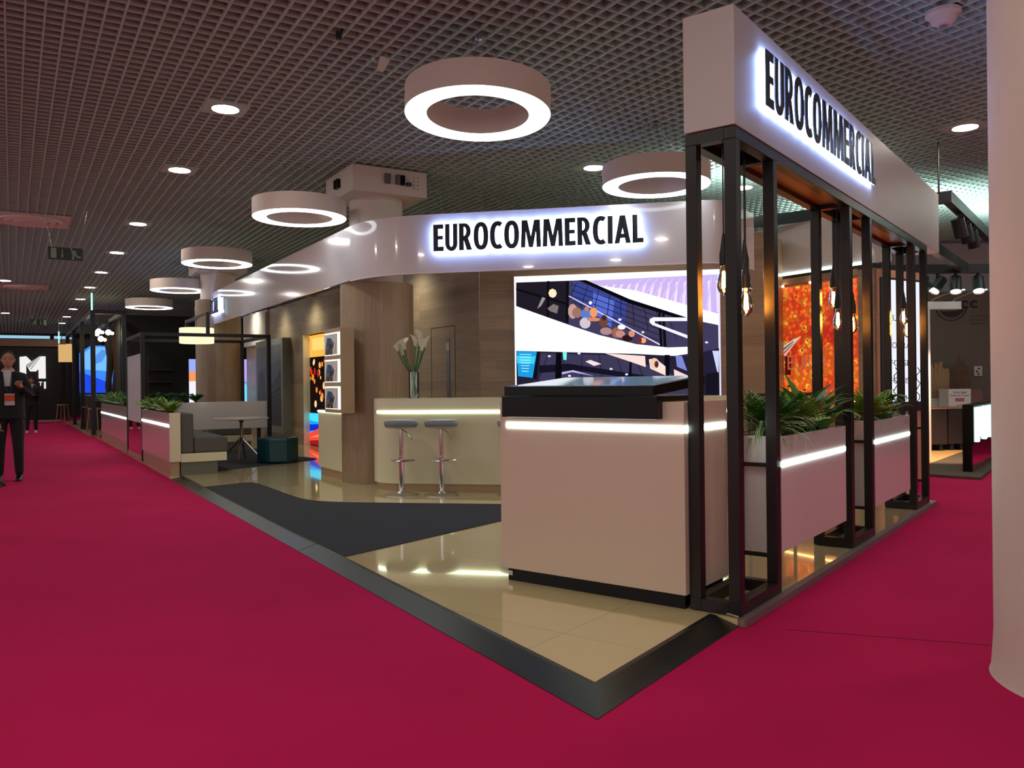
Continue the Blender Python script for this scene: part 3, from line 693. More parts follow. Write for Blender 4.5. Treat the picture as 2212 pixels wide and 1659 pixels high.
# ================================================================== VIDEO WALL
tvo = at(TVo, .531, W, -.09, Wn); TVW, TVZ, TVH = 2.74, 1.165, 1.658
root = thing('video_wall', 'large bright video screen on the oak wall behind the bar', 'screen', (*tvo, TVZ))
mb = MB(); mb.box(tvo, W, TVW, Wn, .088, TVZ, TVZ+TVH); house_ = mb.build('housing', 'white', root)
def zq(X, Y):
    x = (X-200)/1660; top = 170-70*x; return (x, 1-(Y-top)/(960-0*x))
S = []
def sh(c, pts): S.append((c, [zq(*p) for p in pts]))
sh((250, 248, 255), [(200, 170), (1860, 100), (1860, 1060), (200, 1130)])
sh((196, 176, 232), [(760, 200), (1845, 140), (1845, 470), (1150, 300)])
for i in range(16):
    x = 900+i*62; sh((236, 216, 250), [(x, 232-(i*3)), (x+18, 230-i*3), (x-60+i*6, 300+i*9), (x-84+i*6, 292+i*9)])
for i in range(10): sh((214, 190, 240), [(1250+i*60, 180-i*2), (1262+i*60, 180-i*2), (1130+i*70, 290+i*14), (1118+i*70, 284+i*14)])
sh((252, 248, 255), [(760, 195), (900, 235), (1200, 270), (1845, 440), (1845, 520), (1600, 475), (1150, 340), (900, 262)])
sh((62, 56, 88), [(220, 218), (770, 195), (900, 262), (1150, 350), (1600, 480), (1845, 525), (1848, 1060), (218, 1095), (218, 406)])
sh((30, 26, 36), [(220, 218), (650, 202), (650, 540), (480, 490), (220, 405)])
sh((54, 66, 140), [(700, 200), (900, 262), (1130, 345), (1110, 560), (900, 500), (680, 330)])
sh((84, 104, 200), [(860, 280), (1030, 350), (1000, 560), (900, 500), (850, 400)])
for i in range(9): sh((28, 26, 44), [(720+i*90, 215+i*26), (726+i*90, 215+i*26), (640+i*110, 400+i*30), (634+i*110, 398+i*30)])
for i in range(5): sh((28, 26, 44), [(680, 230+i*45), (686, 226+i*45), (1380, 470+i*45), (1380, 476+i*45)])
for x in (480, 640): sh((14, 12, 18), [(x, 205), (x+22, 204), (x+14, 540), (x-10, 520)])
sh((14, 12, 18), [(220, 262), (640, 372), (640, 392), (220, 280)])
sh((8, 8, 14), [(740, 196), (800, 194), (1150, 338), (1620, 478), (1620, 505), (1150, 372)])
sh((255, 226, 190), [zq_ for zq_ in []] or [(525+35*math.cos(a/8*6.28), 300+36*math.sin(a/8*6.28)) for a in range(8)])
sh((150, 140, 140), [(395, 425), (440, 330), (466, 340), (430, 400)])
sh((120, 110, 110), [(480, 420), (530, 385), (575, 400), (560, 460), (500, 440)])
sh((224, 214, 240), [(655, 322), (664, 318), (1400, 685), (1392, 692)])
for c_, x, y, rx, ry in [((190, 150, 140), 690, 440, 40, 60), ((150, 110, 96), 725, 450, 42, 42), ((86, 120, 196), 800, 460, 46, 42), ((196, 120, 96), 805, 418, 20, 18), ((234, 150, 90), 860, 446, 32, 40), ((200, 190, 200), 790, 530, 46, 44), ((210, 130, 100), 860, 500, 60, 16),
                         ((110, 66, 50), 940, 520, 36, 40), ((60, 36, 30), 945, 486, 22, 22), ((170, 130, 130), 960, 590, 50, 30), ((150, 96, 80), 1040, 600, 36, 42), ((190, 130, 120), 1075, 610, 40, 30), ((40, 20, 26), 1130, 640, 44, 26), ((210, 140, 110), 1165, 606, 26, 26), ((240, 160, 110), 1255, 655, 26, 22), ((120, 40, 40), 1228, 655, 18, 26),
                         ((250, 240, 250), 836, 372, 14, 14), ((250, 240, 240), 1085, 556, 32, 20), ((250, 230, 240), 1072, 498, 14, 10), ((240, 230, 240), 1255, 592, 12, 8)]:
    sh(c_, [(x+rx*math.cos(a/9*6.28), y+ry*math.sin(a/9*6.28)) for a in range(9)])
for x in (1390, 1420): sh((14, 12, 20), [(x-14, 430), (x+8, 434), (x+20, 700), (x-2, 700)])
sh((252, 248, 255), [(218, 405), (480, 490), (700, 560), (900, 620), (1200, 685), (1450, 705), (1620, 695), (1660, 680), (1660, 740), (1500, 768), (1200, 760), (218, 760)])
sh((238, 234, 250), [(1310, 490), (1340, 476), (1620, 474), (1845, 470), (1845, 486), (1620, 500), (1350, 506), (1350, 520), (1700, 640), (1700, 665), (1640, 645), (1330, 535), (1308, 515)])
sh((34, 30, 52), [(218, 760), (1200, 762), (1500, 770), (1620, 760), (1848, 700), (1848, 1060), (218, 1095)])
sh((58, 54, 82), [(420, 775), (1100, 775), (1620, 960), (1620, 1075), (400, 1090)])
for i in range(8): sh((34, 30, 52), [(480+i*140, 775), (486+i*140, 775), (420+i*170, 960), (412+i*170, 960)])
sh((20, 18, 34), [(410, 870), (560, 860), (650, 850), (1400, 940), (1400, 975), (700, 900), (410, 930)])
sh((26, 150, 214), [(222, 762), (392, 762), (354, 970), (232, 960)])
sh((60, 200, 232), [(222, 800), (380, 800), (366, 860), (226, 860)])
for i in range(7): sh((190, 240, 250), [(245+3*i, 785+22*i), (345-4*i, 785+22*i), (345-4*i, 790+22*i), (245+3*i, 790+22*i)])
sh((14, 12, 22), [(392, 762), (418, 762), (385, 980), (354, 970)])
for x, w_ in ((552, 46), (1150, 16), (1425, 40)): sh((10, 9, 16), [(x, 762), (x+w_, 762), (x+w_-8, 1000), (x-14, 1000)])
sh((240, 216, 214), [(790, 830), (830, 816), (920, 845), (860, 862)])
sh((246, 214, 206), [(950, 762), (1270, 775), (1275, 860), (1180, 830)])
sh((246, 214, 206), [(1300, 800), (1350, 790), (1430, 850), (1430, 920), (1310, 870)])
sh((246, 210, 204), [(1495, 870), (1615, 920), (1615, 950), (1500, 940)])
sh((230, 190, 160), [(1345+36*math.cos(a/12*6.28), 830+42*math.sin(a/12*6.28)) for a in range(12)])
sh((70, 40, 50), [(1360+16*math.cos(a/12*6.28), 836+26*math.sin(a/12*6.28)) for a in range(12)])
sh((120, 130, 200), [(1510, 765), (1560, 768), (1600, 880), (1520, 850)])
sh((110, 240, 230), [(606, 762), (640, 762), (636, 822), (612, 822)])
for x, y in ((495, 796), (998, 882), (740, 768), (1122, 920), (1235, 944), (660, 945), (1752, 660), (1690, 800)):
    sh((230, 226, 250), [(x+13*math.cos(a/8*6.28), y+8*math.sin(a/8*6.28)) for a in range(8)])
sh((190, 180, 226), [(596, 920), (688, 900), (860, 940), (680, 915), (600, 935)])
sh((196, 204, 248), [(1795, 722), (1846, 722), (1840, 920)])
sh((20, 18, 30), [(1740, 900), (1840, 880), (1848, 1060), (1740, 1060)])
sh((214, 210, 244), [(1846, 140), (1860, 140), (1860, 1060), (1850, 1060)])
S = [(c_, p_) for c_, p_ in S]
picture('screen_image', at(tvo, -.004, Wn), W, TVW, TVZ, TVH, neg(Wn), S, house_, 1.15)
lettering('screen_lettering', 'Project', at(tvo, TVW*.57, W, -.06, Wn), W, TVZ+TVH*.285, .15, .05, neg(Wn), mat('screen_lettering_ink', srgb(90, 60, 90), .5), root)

# ================================================================== DOWNLIGHTS
mdl = emis('downlight_lens', (1, .92, .80, 1), 105)
mdl2 = emis('downlight_lens_dim', (1, .90, .78, 1), 14)
def make_down(u, v, label, r=.135, grp='recessed downlights in the grid ceiling', m_=None):
    x, y = uv(u, v); root = thing('ceiling_downlight', label, 'downlight', (x, y, CEIL), grp)
    mb = MB(); h = .21
    n = 24; o4 = [at((x, y), -h, U, -h, V), at((x, y), h, U, -h, V), at((x, y), h, U, h, V), at((x, y), -h, U, h, V)]
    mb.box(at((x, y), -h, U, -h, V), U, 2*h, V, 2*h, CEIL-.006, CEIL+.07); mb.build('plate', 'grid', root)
    mb = MB(); mb.lathe((x, y), [(r, CEIL-.008), (r+.015, CEIL-.010), (r+.015, CEIL-.006)], 28); mb.build('trim_ring', 'steel', root)
    mb = MB(); mb.add([(x+r*math.cos(6.2832*k/28), y+r*math.sin(6.2832*k/28), CEIL-.0095) for k in range(28)], [tuple(range(28))[::-1]]); mb.build('lens', m_ or mdl, root)
    return root
d0 = make_down(8.865, 1.935, 'round downlight in the ceiling above the aisle, nearest of the row')
base = uv(8.865, 1.935)
def down_copy(u, v, label, grp='recessed downlights in the grid ceiling'):
    c = copy_tree(d0); x, y = uv(u, v); c.location = (x, y, CEIL); c['label'] = label; c['group'] = grp; return c
ordn = ['second', 'third', 'fourth', 'fifth', 'sixth', 'seventh', 'eighth', 'ninth', 'tenth']
for i, (u, v) in enumerate([(11.65, 1.944), (15.82, 1.94), (19.37, 1.955), (22.82, 1.943), (26.35, 1.947), (29.92, 1.941), (33.75, 1.948), (37.4, 1.93), (41.1, 1.93)]):
    down_copy(u, v, 'round downlight above the aisle, %s from the front of its row' % ordn[i])
for u, v, lb in [(25.65, -.11, 'round downlight at the left edge of the view, nearer of two'), (36.47, -.16, 'round downlight at the left edge of the view, farther of two'),
                 (5.388, 9.431, 'round downlight in the ceiling left of the thick white column'), (8.887, 6.731, 'round downlight in the ceiling between the two big ring lamps'),
                 (8.72, 9.385, 'round downlight seen through the nearest post tower')]:
    down_copy(u, v, lb)
# unseen downlights added behind and beside the camera as fill light
for u, v in [(1.8, 1.94), (1.8, 6.7), (1.8, -2.8), (5.3, -2.8), (-2.5, 2), (-2.5, 6.7), (5.3, 13), (1.8, 11), (8.9, -2.8), (12.4, -2.8), (12.4, 11.5), (16, 6.7), (19.4, 6.7), (12.4, 15), (3.6, -.4), (.6, -.6)]:
    down_copy(u, v, 'added round downlight outside the view, for fill light', 'added fill downlights outside the view')

# ================================================================== RING LAMPS
def ring(u_px, x, y, z, label, tilt=(0, 0), ro=.60, ri=.42, h=.22):
    root = thing('ring_lamp', label, 'lamp', (x, y, z), 'suspended white ring lamps')
    mb = MB(); mb.lathe((x, y), [(ro, z+.004), (ro, z+h), (ri, z+h), (ri, z+.004)], 72, closed=True); mb.build('ring_body', 'white_paint', root, smooth=True)
    mb = MB(); mb.lathe((x, y), [(ro-.008, z-.006), (ro-.002, z+.003), (ri+.002, z+.003), (ri+.008, z-.006)], 72, closed=True)
    mb.build('diffuser', 'ring', root, label='glowing white ring')
    for k in range(3):
        a = k*2.094+.5; px, py = x+(ro+ri)/2*math.cos(a), y+(ro+ri)/2*math.sin(a)
        mb = MB(); mb.tube([(px, py, z+h), (x+.02*math.cos(a), y+.02*math.sin(a), CEIL-.01)], .0028, 5); mb.build('suspension_wire', 'steel', root)
    mb = MB(); mb.lathe((x, y), [(.03, CEIL-.01), (.03, CEIL-.04), (.0001, CEIL-.045)], 12); mb.build('ceiling_rose', 'steel', root)
    root.rotation_euler = (tilt[0], tilt[1], 0); return root
def rp(px, py, dd): # plan position helper from a sight line at distance dd
    uu = (px-1106)/FPX; vv = (829.5-py)/FPX; return (uu*_c+vv*_s)*dd, dd, EYE+(-uu*_s+vv*_c)*dd
RL = [(1032, 241, 6.79, 'largest, nearest white ring lamp hanging over the inlay carpet'),
      (647.5, 470.5, 10.8, 'white ring lamp hanging in front of the oak-clad column top'),
      (1417, 394, 9.25, 'white ring lamp hanging left of the sign box, partly behind posts'),
      (469.5, 578.5, 14.75, 'white ring lamp over the left run of the curved fascia, middle of the row'),
      (386, 636.5, 18.7, 'white ring lamp above the black portal frame, second farthest'),
      (322.5, 670.5, 22.6, 'smallest, farthest white ring lamp at the end of the row')]
for i, (a_, b_, dd, lb) in enumerate(RL):
    x, y, z = rp(a_, b_, dd); ring(0, x, y, 3.555 if i != 0 else 3.565, lb, (-.055, .02) if i == 0 else (0, 0))

# ================================================================== BROCHURE HOLDER on the column
bo = (-2.20, 10.62)
root = thing('brochure_holder', 'oak brochure holder with three lit pockets beside the column', 'holder', (*bo, .995))
mb = MB(); mb.box(bo, V, .18, U, .66, .995, 2.11); mb.build('body', 'wood_plain', root, bevel=.002)
for k in range(3):
    z0 = 1.045+k*.355
    mb = MB(); mb.box(at(bo, .03, U, -.004, V), U, .60, V, .006, z0, z0+.30); mb.build('lit_pocket', emis('pocket_glow', (.95, 1, .72, 1), 1.6), root)
    r2 = thing('brochure', ['brochure with a blue cover in the lowest lit pocket', 'brochure with a blue cover in the middle lit pocket', 'brochure with a blue cover in the top lit pocket'][k], 'brochure', (*bo, z0), 'brochures in the lit oak holder')
    SS = [((226, 230, 226), [(0, 0), (1, 0), (1, 1), (0, 1)]), ((120, 116, 112), [(.0, 0), (.6, 0), (.8, .5), (.5, .8), (.1, .5)]), ((34, 92, 140), [(.1, .45), (.5, .4), (.55, .8), (.2, .85)]), ((30, 40, 60), [(.3, .2), (.6, .3), (.7, .5), (.4, .55)]),
          ((60, 56, 54), [(.15, 0), (.3, 0), (.4, .2), (.2, .25)]), ((60, 56, 54), [(.45, 0), (.55, 0), (.62, .2), (.45, .2)]), ((240, 242, 244), [(.62, .1), (.78, .1), (.92, .6), (.95, 1), (.8, 1), (.8, .6)])]
    picture('cover', at(bo, .60, U, -.012, V), neg(U), .5, z0+.01, .27, neg(V), SS, r2, emit=False)

# ================================================================== LIT NICHE PICTURE in the left wall
no = at((-4.65, 18.4), .0, U); nb = at(Lw(-.02), .115, V)
root = thing('light_box', 'tall glowing picture with orange lamps, blue and red shapes in the wall opening', 'picture', (*nb, P))
mb = MB(); mb.box(at(nb, .05, V), neg(U), 2.05, V, .05, P, 2.5); mb.build('backing', 'dark', root)
S = [((240, 170, 70), [(0, .78), (1, .78), (1, 1), (0, 1)]), ((250, 196, 110), [(.1, .86), (.9, .86), (.9, .97), (.1, .97)]), ((22, 14, 12), [(0, .28), (1, .28), (1, .80), (0, .80)])]
random.seed(3)
for i in range(26):
    x, y = random.uniform(.03, .6), random.uniform(.36, .76); c = [(240, 130, 40), (250, 170, 90), (214, 50, 24), (255, 200, 140), (150, 30, 20)][i % 5]; S.append((c, circ(x, y, random.uniform(.015, .035), .8)))
S += [((20, 150, 230), [(0, .1), (1, .1), (1, .29), (0, .29)]), ((60, 210, 245), [(0, .22), (.5, .20), (.5, .285), (0, .285)]), ((20, 40, 190), [(0, .12), (.3, .14), (.5, .2), (0, .18)]), ((230, 66, 44), [(0, .02), (1, .0), (1, .24), (.7, .22), (.35, .16), (0, .10)]), ((250, 120, 90), [(0, .06), (.3, .1), (.6, .18), (.9, .19), (.9, .16), (.4, .08)]), ((140, 24, 30), [(0, .0), (1, .0), (1, .07), (.5, .06), (0, .03)])]
picture('picture', at(nb, .03, V), neg(U), 2.05, .06, 2.42, neg(V), S, root, 1.3)
mb = MB(); mb.box(at(nb, -.12, V, -.0, U), neg(U), .02, V, .16, P, 2.5); mb.box(at(nb, -.16, V, -1.97, U), neg(U), .06, V, .2, P, 2.5); mb.build('side_frame', 'cream', root)
mb = MB(); mb.box(at(nb, .0, V, -1.15, U), neg(U), .45, V, .02, 1.05, 2.44); mb.build('light_tube', emis('pale_green_tube', (.85, 1, .66, 1), 1.6), root)
# ================================================================== GREY POSTER CASE on the left wall
po = at((-4.821, 18.296), .95, U)
root = thing('poster_case', 'deep grey framed poster of a dark city on the left oak wall', 'picture', (*po, .26))
mb = MB(); mb.box(po, U, 2.45, V, .2, .26, 2.49); case_ = mb.build('case', mat('case_grey', srgb(122, 122, 118), .4), root, bevel=.004)
S = [((82, 88, 100), [(0, 0), (1, 0), (1, 1), (0, 1)]), ((96, 102, 112), [(0, .7), (1, .8), (1, 1), (0, 1)]), ((52, 50, 46), [(1, 0), (1, .68), (.8, .58), (.45, .44), (.42, 0)]), ((44, 46, 60), [(0, 0), (.0, .40), (.1, .66), (.2, .7), (.3, .64), (.34, .6), (.4, .1), (.4, 0)]), ((40, 42, 66), [(0, 0), (1, 0), (1, .2), (0, .26)])]
for i in range(8): S.append(((40, 40, 38), [(1, .06*i+.05), (1, .06*i+.065), (.45, .045*i+.04), (.45, .045*i+.03)]))
picture('poster', at(po, 2.3, U, -.003, V), neg(U), 2.12, .42, 1.93, neg(V), S, case_, emit=False)

# ================================================================== LOUNGE on the aisle side
def kp(s, w): return at(K0, s, U, w, V)
def kplanter(s0, s1, zs, label, end=False):
    root = thing('planter', label, 'planter', (*kp(s0, 0), 0), 'glossy planters along the aisle')
    mb = MB(); t = .015; D = .155; z0, z1 = .25, .98
    mb.box(kp(s0, 0), U, s1-s0, V, t, z0, z1); mb.box(kp(s0, D-t), U, s1-s0, V, t, z0, z1); mb.box(kp(s0, t), U, t, V, D-2*t, z0, z1); mb.box(kp(s1-t, t), U, t, V, D-2*t, z0, z1); mb.box(kp(s0+t, t), U, s1-s0-2*t, V, D-2*t, z0, z0+t)
    mb.build('body', 'white', root)
    mb = MB(); mb.box(kp(s0+.015, .015), U, s1-s0-.02, V, D-.03, 0.001, z0); mb.build('plinth', 'wood_plain', root)
    mb = MB(); mb.box(kp(s0+t, t), U, s1-s0-2*t, V, D-2*t, .86, .93); mb.build('soil', 'soil', root)
    mb = MB(); mb.box(kp(s0+.02, -.006), U, s1-s0-.04, V, .008, zs-.018, zs+.018); mb.build('light_strip', 'led', root, label='glowing white strip')
    if end: mb = MB(); mb.box(kp(s0-.012, 0), U, .011, V, D, z0, z1); mb.build('end_panel', 'cream', root)
kplanter(10.41, 13.40, .785, 'glossy white planter nearest on the aisle beside the grey bench', True)
kplanter(15.72, 21.2, .74, 'long glossy white planter farther along the aisle behind the glass partition')
for i in range(5):
    s = 10.9+i*.56; x, y = kp(s, .08)
    fern(x, y, .93, 'bright green fern in the aisle planter by the bench, number %s from the front' % ['one', 'two', 'three', 'four', 'five'][i], 18, .34, 40+i, 'leaf2' if i % 2 == 0 else 'leaf', 'ferns in the near aisle planter')
for i in range(6):
    s = 16.2+i*.92; x, y = kp(s, .08)
    fern(x, y, .93, 'dense green fern in the far aisle planter, number %s from the front' % ['one', 'two', 'three', 'four', 'five', 'six'][i], 22, .42, 60+i, 'leaf', 'ferns in the far aisle planter')
# bench
def bench(o, a, b, la, label, back=True):
    root = thing('bench', label, 'bench', (*o, P))
    mb = MB(); mb.box(at(o, .03, a, .0, b), a, la-.06, b, .53, P, .235); mb.build('base', mat('bench_base_grey', srgb(108, 108, 96), .6), root)
    mb = MB(); mb.box(o, a, la, b, .66, .235, .365); mb.build('seat_board', 'cream', root, bevel=.004)
    mb = MB(); mb.box(at(o, .01, a, .19, b), a, la-.02, b, .49, .367, .60); mb.build('seat_cushion', 'grey_fab', root, bevel=.03)
    mb = MB(); mb.box(at(o, .01, a, .004, b), a, la-.02, b, .18, .367, .965); mb.build('back_cushion', 'grey_fab', root, bevel=.025)
bench(kp(10.41, .16), U, V, 2.9, 'grey upholstered bench with cream board, backing on the aisle planter')
# portal frame
S0, S1, W1 = 13.44, 15.66, 2.32; pz = 2.36
root = thing('portal_frame', 'black steel cube frame over the lounge with a lamp bracket', 'frame', (*kp(S0, 0), P))
for s in (S0, S1-.07):
    for w_ in (0, W1-.07):
        mb = MB(); mb.box(kp(s, w_), U, .07, V, .07, P, pz-.06); mb.build('post', 'black_steel2', root)
for s in (S0, S1-.07): mb = MB(); mb.box(kp(s, 0), U, .07, V, W1, pz-.06, pz); mb.build('beam', 'black_steel2', root)
for w_ in (0, W1-.07): mb = MB(); mb.box(kp(s-.0 if 0 else S0+.07, w_), U, S1-S0-.14, V, .07, pz-.06, pz); mb.build('beam', 'black_steel2', root)
mb = MB(); wm = 1.13; mb.box(kp(S0, wm), U, .06, V, .06, pz, 2.76); mb.box(kp(S1-.06, wm), U, .06, V, .06, pz, 2.76); mb.box(kp(S0+.06, wm), U, S1-S0-.12, V, .06, 2.70, 2.76); mb.build('lamp_bracket', 'black_steel2', root)
x, y = kp((S0+S1)/2, wm+.03)
root = thing('drum_lamp', 'glowing cream drum lamp hanging from the bracket of the black cube frame', 'lamp', (x, y, 2.2))
mb = MB(); mb.lathe((x, y), [(.315, 2.225), (.325, 2.235), (.325, 2.52), (.315, 2.53)], 40); mb.build('shade', emis('cream_shade', (1, .86, .56, 1), 1.15), root, smooth=True)
mb = MB(); mb.tube([(x, y, 2.53), (x, y, 2.70)], .006, 6); mb.build('cord', 'black_steel2', root)
# divider
root = thing('divider', 'long white raised divider box crossing the lounge behind the pedestal table', 'divider', (*kp(13.52, .2), P))
mb = MB(); mb.box(kp(13.53, .17), V, 2.1, U, .26, .56, 1.075); mb.build('box', 'white', root, bevel=.004)
mb = MB(); mb.box(kp(13.6, .3), V, .05, U, .1, P, .56); mb.box(kp(13.6, 2.1), V, .05, U, .1, P, .56); mb.build('supports', 'black_steel2', root)
for i in range(4):
    x, y = kp(13.66, .30+.22*i); fern(x, y, 1.07, 'dark fern standing on the left end of the white divider, %s from the aisle' % ['first', 'second', 'third', 'fourth'][i], 16, .24, 80+i, 'leaf3', 'dark ferns on the divider')
# glass partition
root = thing('glass_partition', 'frosted glass partition in a thin dark frame between the aisle planters', 'partition', (*kp(13.52, 0), P))
mb = MB(); mb.box(kp(13.53, .01), U, 2.02, V, .012, .72, 1.98); mb.build('frosted_pane', mat('frosted_glass', srgb(232, 242, 242), .3), root)
mb = MB(); mb.box(kp(13.53, .01), U, 2.02, V, .012, .12, .72); mb.build('clear_pane', 'glass', root)
mb = MB(); mb.box(kp(13.53, .0), U, 2.02, V, .10, P, .12); mb.build('base_board', 'wood_plain', root)
mb = MB(); mb.box(kp(15.56, .0), U, .035, V, .04, .1, 2.30); mb.build('stile', 'black_steel2', root)
# table
tx, ty = -4.77, 14.5
root = thing('pedestal_table', 'round white table on a chrome pedestal with four splayed feet', 'table', (tx, ty, P+.006))
mb = MB(); mb.lathe((tx, ty), [(.30, .775), (.46, .792), (.465, .80), (.46, .812), (.0001, .812)], 48); mb.build('tabletop', 'white', root, smooth=True)
mb = MB(); mb.lathe((tx, ty), [(.0001, .40), (.028, .40), (.028, .72), (.05, .755), (.26, .772), (.26, .776), (.0001, .776)], 24); mb.build('pedestal', 'chrome', root, smooth=True)
for k in range(4):
    a = k*math.pi/2+.15; mb = MB(); mb.tube([(tx+.02*math.cos(a), ty+.02*math.sin(a), .45), (tx+.36*math.cos(a), ty+.36*math.sin(a), P+.02)], [.022, .012], 8); mb.build('leg', 'chrome', root, smooth=True)
# poufs
def pouf(x, y, label, r=.36, h=.44):
    root = thing('pouf', label, 'pouf', (x, y, P+.006), 'teal leather poufs')
    def hexa(rr): return [(x+rr*math.cos(a+.3), y+rr*math.sin(a+.3)) for a in [2*math.pi*k/6 for k in range(6)]]
    mb = MB(); hx = hexa(r); n = 6; pts = []
    for i in range(6):
        p, q, nx = hx[i-1], hx[i], hx[(i+1) % 6]
        for t in (.25, .12, 0, .12, .25)[:3]: pts.append((q[0]+(p[0]-q[0])*t*.9-(q[0]-x)*.0, q[1]+(p[1]-q[1])*t*.9)) if t else None
        for t in (.12, .25): pts.append((q[0]+(nx[0]-q[0])*t*.9, q[1]+(nx[1]-q[1])*t*.9))
    mb.prism(pts, P+.01, P+h); pb_ = mb.build('body', 'teal', root, bevel=.035)
    mb = MB(); m_ = len(pts)
    ring_ = [(x+(p[0]-x)*1.004, y+(p[1]-y)*1.004, P+h-.075) for p in pts]; mb.tube(ring_+[ring_[0]], .004, 5); mb.build('piping', 'teal', pb_)
pouf(-4.07, 14.27, 'teal leather hexagonal pouf in front, right of the pedestal table')
pouf(*kp(14.95, 1.05), 'teal leather pouf mostly hidden behind the white divider')
bench(kp(14.7, 1.5), V, U, .76, 'second bench glimpsed under the white divider')

# ================================================================== LED screens behind the far column
lo = (-9.25, 23.6)
root = thing('video_wall', 'bright blue and lilac LED wall behind the far oak column', 'screen', (*lo, .9))
mb = MB(); mb.box(lo, V, 2.0, U, .06, .9, 2.17); mb.build('housing', 'black_steel2', root)
S = [((150, 170, 250), [(0, 0), (1, 0), (1, 1), (0, 1)]), ((120, 214, 250), [(0, 0), (1, 0), (1, .42), (0, .3)]), ((190, 160, 240), [(.6, .5), (1, .6), (1, 1), (.6, 1)]), ((240, 150, 90), [(0, .5), (.14, .5), (.14, .72), (0, .72)]), ((235, 235, 240), [(0, 0), (.1, 0), (.1, .5), (0, .5)]), ((90, 110, 190), [(.6, .40), (1, .5), (1, .52), (.6, .42)]), ((20, 24, 60), [(.90, 0), (.96, 0), (.95, .1), (.92, .12), (.90, .06)])]
picture('screen_image', at(lo, -.004, U), V, 2.0, .9, 1.27, neg(U), S, root, 1.1)

# ================================================================== BLACK BOOTH behind the lounge
root = thing('booth', 'tall black exhibition booth with copper shelves behind the lounge', 'booth', (-12.0, 25.4, 0))
bo2 = (-12.0, 25.3)
mb = MB(); mb.box(bo2, V, 5.6, U, .15, 0, 3.62); mb.box(bo2, U, 1.5, V, .15, 0, 3.62); mb.build('wall', 'blackm', root)
for k in range(3):
    mb = MB(); mb.box(at(bo2, .75, V, -.22, U), V, .7, U, .2, 1.15+.38*k, 1.17+.38*k); mb.build('shelf', mat('copper_shelf', srgb(70, 44, 34), .5), root)
mb = MB(); mb.tube([(*at(bo2, .74, V, -.22, U), .8), (*at(bo2, .74, V, -.22, U), 2.3)], .015, 6); mb.build('shelf_rail', mat('copper_rail', srgb(90, 56, 44), .4, .6), root)

# ================================================================== TIMBER SCREEN, STEEL BAR STAND
random.seed(12)
root = thing('timber_screen', 'rough brown timber plank screen lit warm beside the far steel bar stand', 'screen', (-13.9, 28.6, 0))
x = 0
while x < .62:
    wdt = random.uniform(.14, .3); mb = MB(); c = random.choice(['wood_bark', 'wood_bark2'])
    for nm, cc in (('wood_bark', (104, 74, 50)), ('wood_bark2', (70, 48, 34))):
        if nm not in M: M[nm] = mat(nm, srgb(*cc), .8, noise=.5, nscale=6)
    p0 = at((-13.93, 28.5), x, V); n = 7; pts = [(*at(p0, .04*math.sin(k*1.7+x*5), V), .0+k*3.4/n) for k in range(n+1)]
    mb.tube(pts, [wdt*.5*random.uniform(.8, 1.1) for _ in pts], 8); mb.build('plank', c, root, smooth=True); x += wdt*.95
root = thing('steel_bar_stand', 'black steel framed bar stand at the far end of the aisle', 'booth', (-11.9, 23.3, 0))
q0 = (-11.9, 23.3)
for s in (0, 4.1, 8.2, 12.3):
    for w_ in (0, .8):
        mb = MB(); mb.box(at(q0, s, U, w_, V), U, .12, V, .12, .04, 3.6); mb.build('post', 'black_steel2', root)
    mb = MB(); mb.box(at(q0, s, U, .12, V), U, .1, V, .68, 3.48, 3.6); mb.build('beam', 'black_steel2', root)
for w_ in (0, .8): mb = MB(); mb.box(at(q0, .12, U, w_, V), U, 12.18, V, .1, 3.48, 3.6); mb.build('beam', 'black_steel2', root)
mb = MB(); mb.box(at(q0, -.05, U, -.05, V), U, 12.6, V, 1.1, .001, .04); mb.build('platform', mat('beige_boards', srgb(150, 118, 84), .5), root)
mb = MB(); mb.box(at(q0, 3.2, U, .25, V), U, 4.2, V, .5, .04, 1.1); mb.build('bar_front', 'blackm', root)
mb = MB(); mb.box(at(q0, 3.1, U, .18, V), U, 4.4, V, .6, 1.1, 1.15); mb.build('bar_top', mat('pale_stone', srgb(120, 112, 108), .3), root)
mb = MB(); mb.box(at(q0, 8.4, U, .1, V), V, .7, U, .15, 2.55, 3.4); mb.build('back_panel', 'blackm', root)
so = (-15.9, 30.3)
root = thing('video_wall', 'blue glowing map screen inside the far steel bar stand', 'screen', (*so, 1.2))
mb = MB(); mb.box(so, V, 1.25, U, .08, 1.2, 2.95); mb.build('housing', 'black', root)
S = [((60, 130, 240), [(0, 0), (1, 0), (1, 1), (.3, 1), (0, .84)]), ((30, 70, 220), [(0, 0), (1, 0), (1, .14), (.5, .3), (0, .45)]), ((110, 180, 250), [(.1, .5), (.9, .45), (1, .95), (.35, .98), (.05, .8)]), ((80, 140, 220), [(.4, .6), (.6, .66), (.75, .88), (.6, .92), (.45, .8)])]
picture('screen_image', at(so, -.004, U), V, 1.25, 1.2, 1.75, neg(U), S, root, 1.2)
mball = emis('warm_globe', (1, .78, .45, 1), 14)
for px, py, dd, lb in [(213, 716, 25.5, 'left'), (234, 718, 25.5, 'right'), (218, 732, 25.2, 'lowest'), (202, 721, 26, 'faint leftmost')]:
    x, y, z = rp(px, py, dd); root = thing('pendant_globe', lb+' warm glowing pendant cluster in the far steel bar stand', 'lamp', (x, y, z), 'warm pendants in the far bar stand')
    mb = MB(); mb.ell((x, y, z), (.085, .085, .085), 8); mb.ell((x+.12, y, z-.03), (.05, .05, .05), 6); mb.build('globe', mball, root, smooth=True)
    mb = MB(); mb.tube([(x, y, z+.08), (x, y, 3.6)], .01, 5); mb.build('cord', 'black_steel2', root)
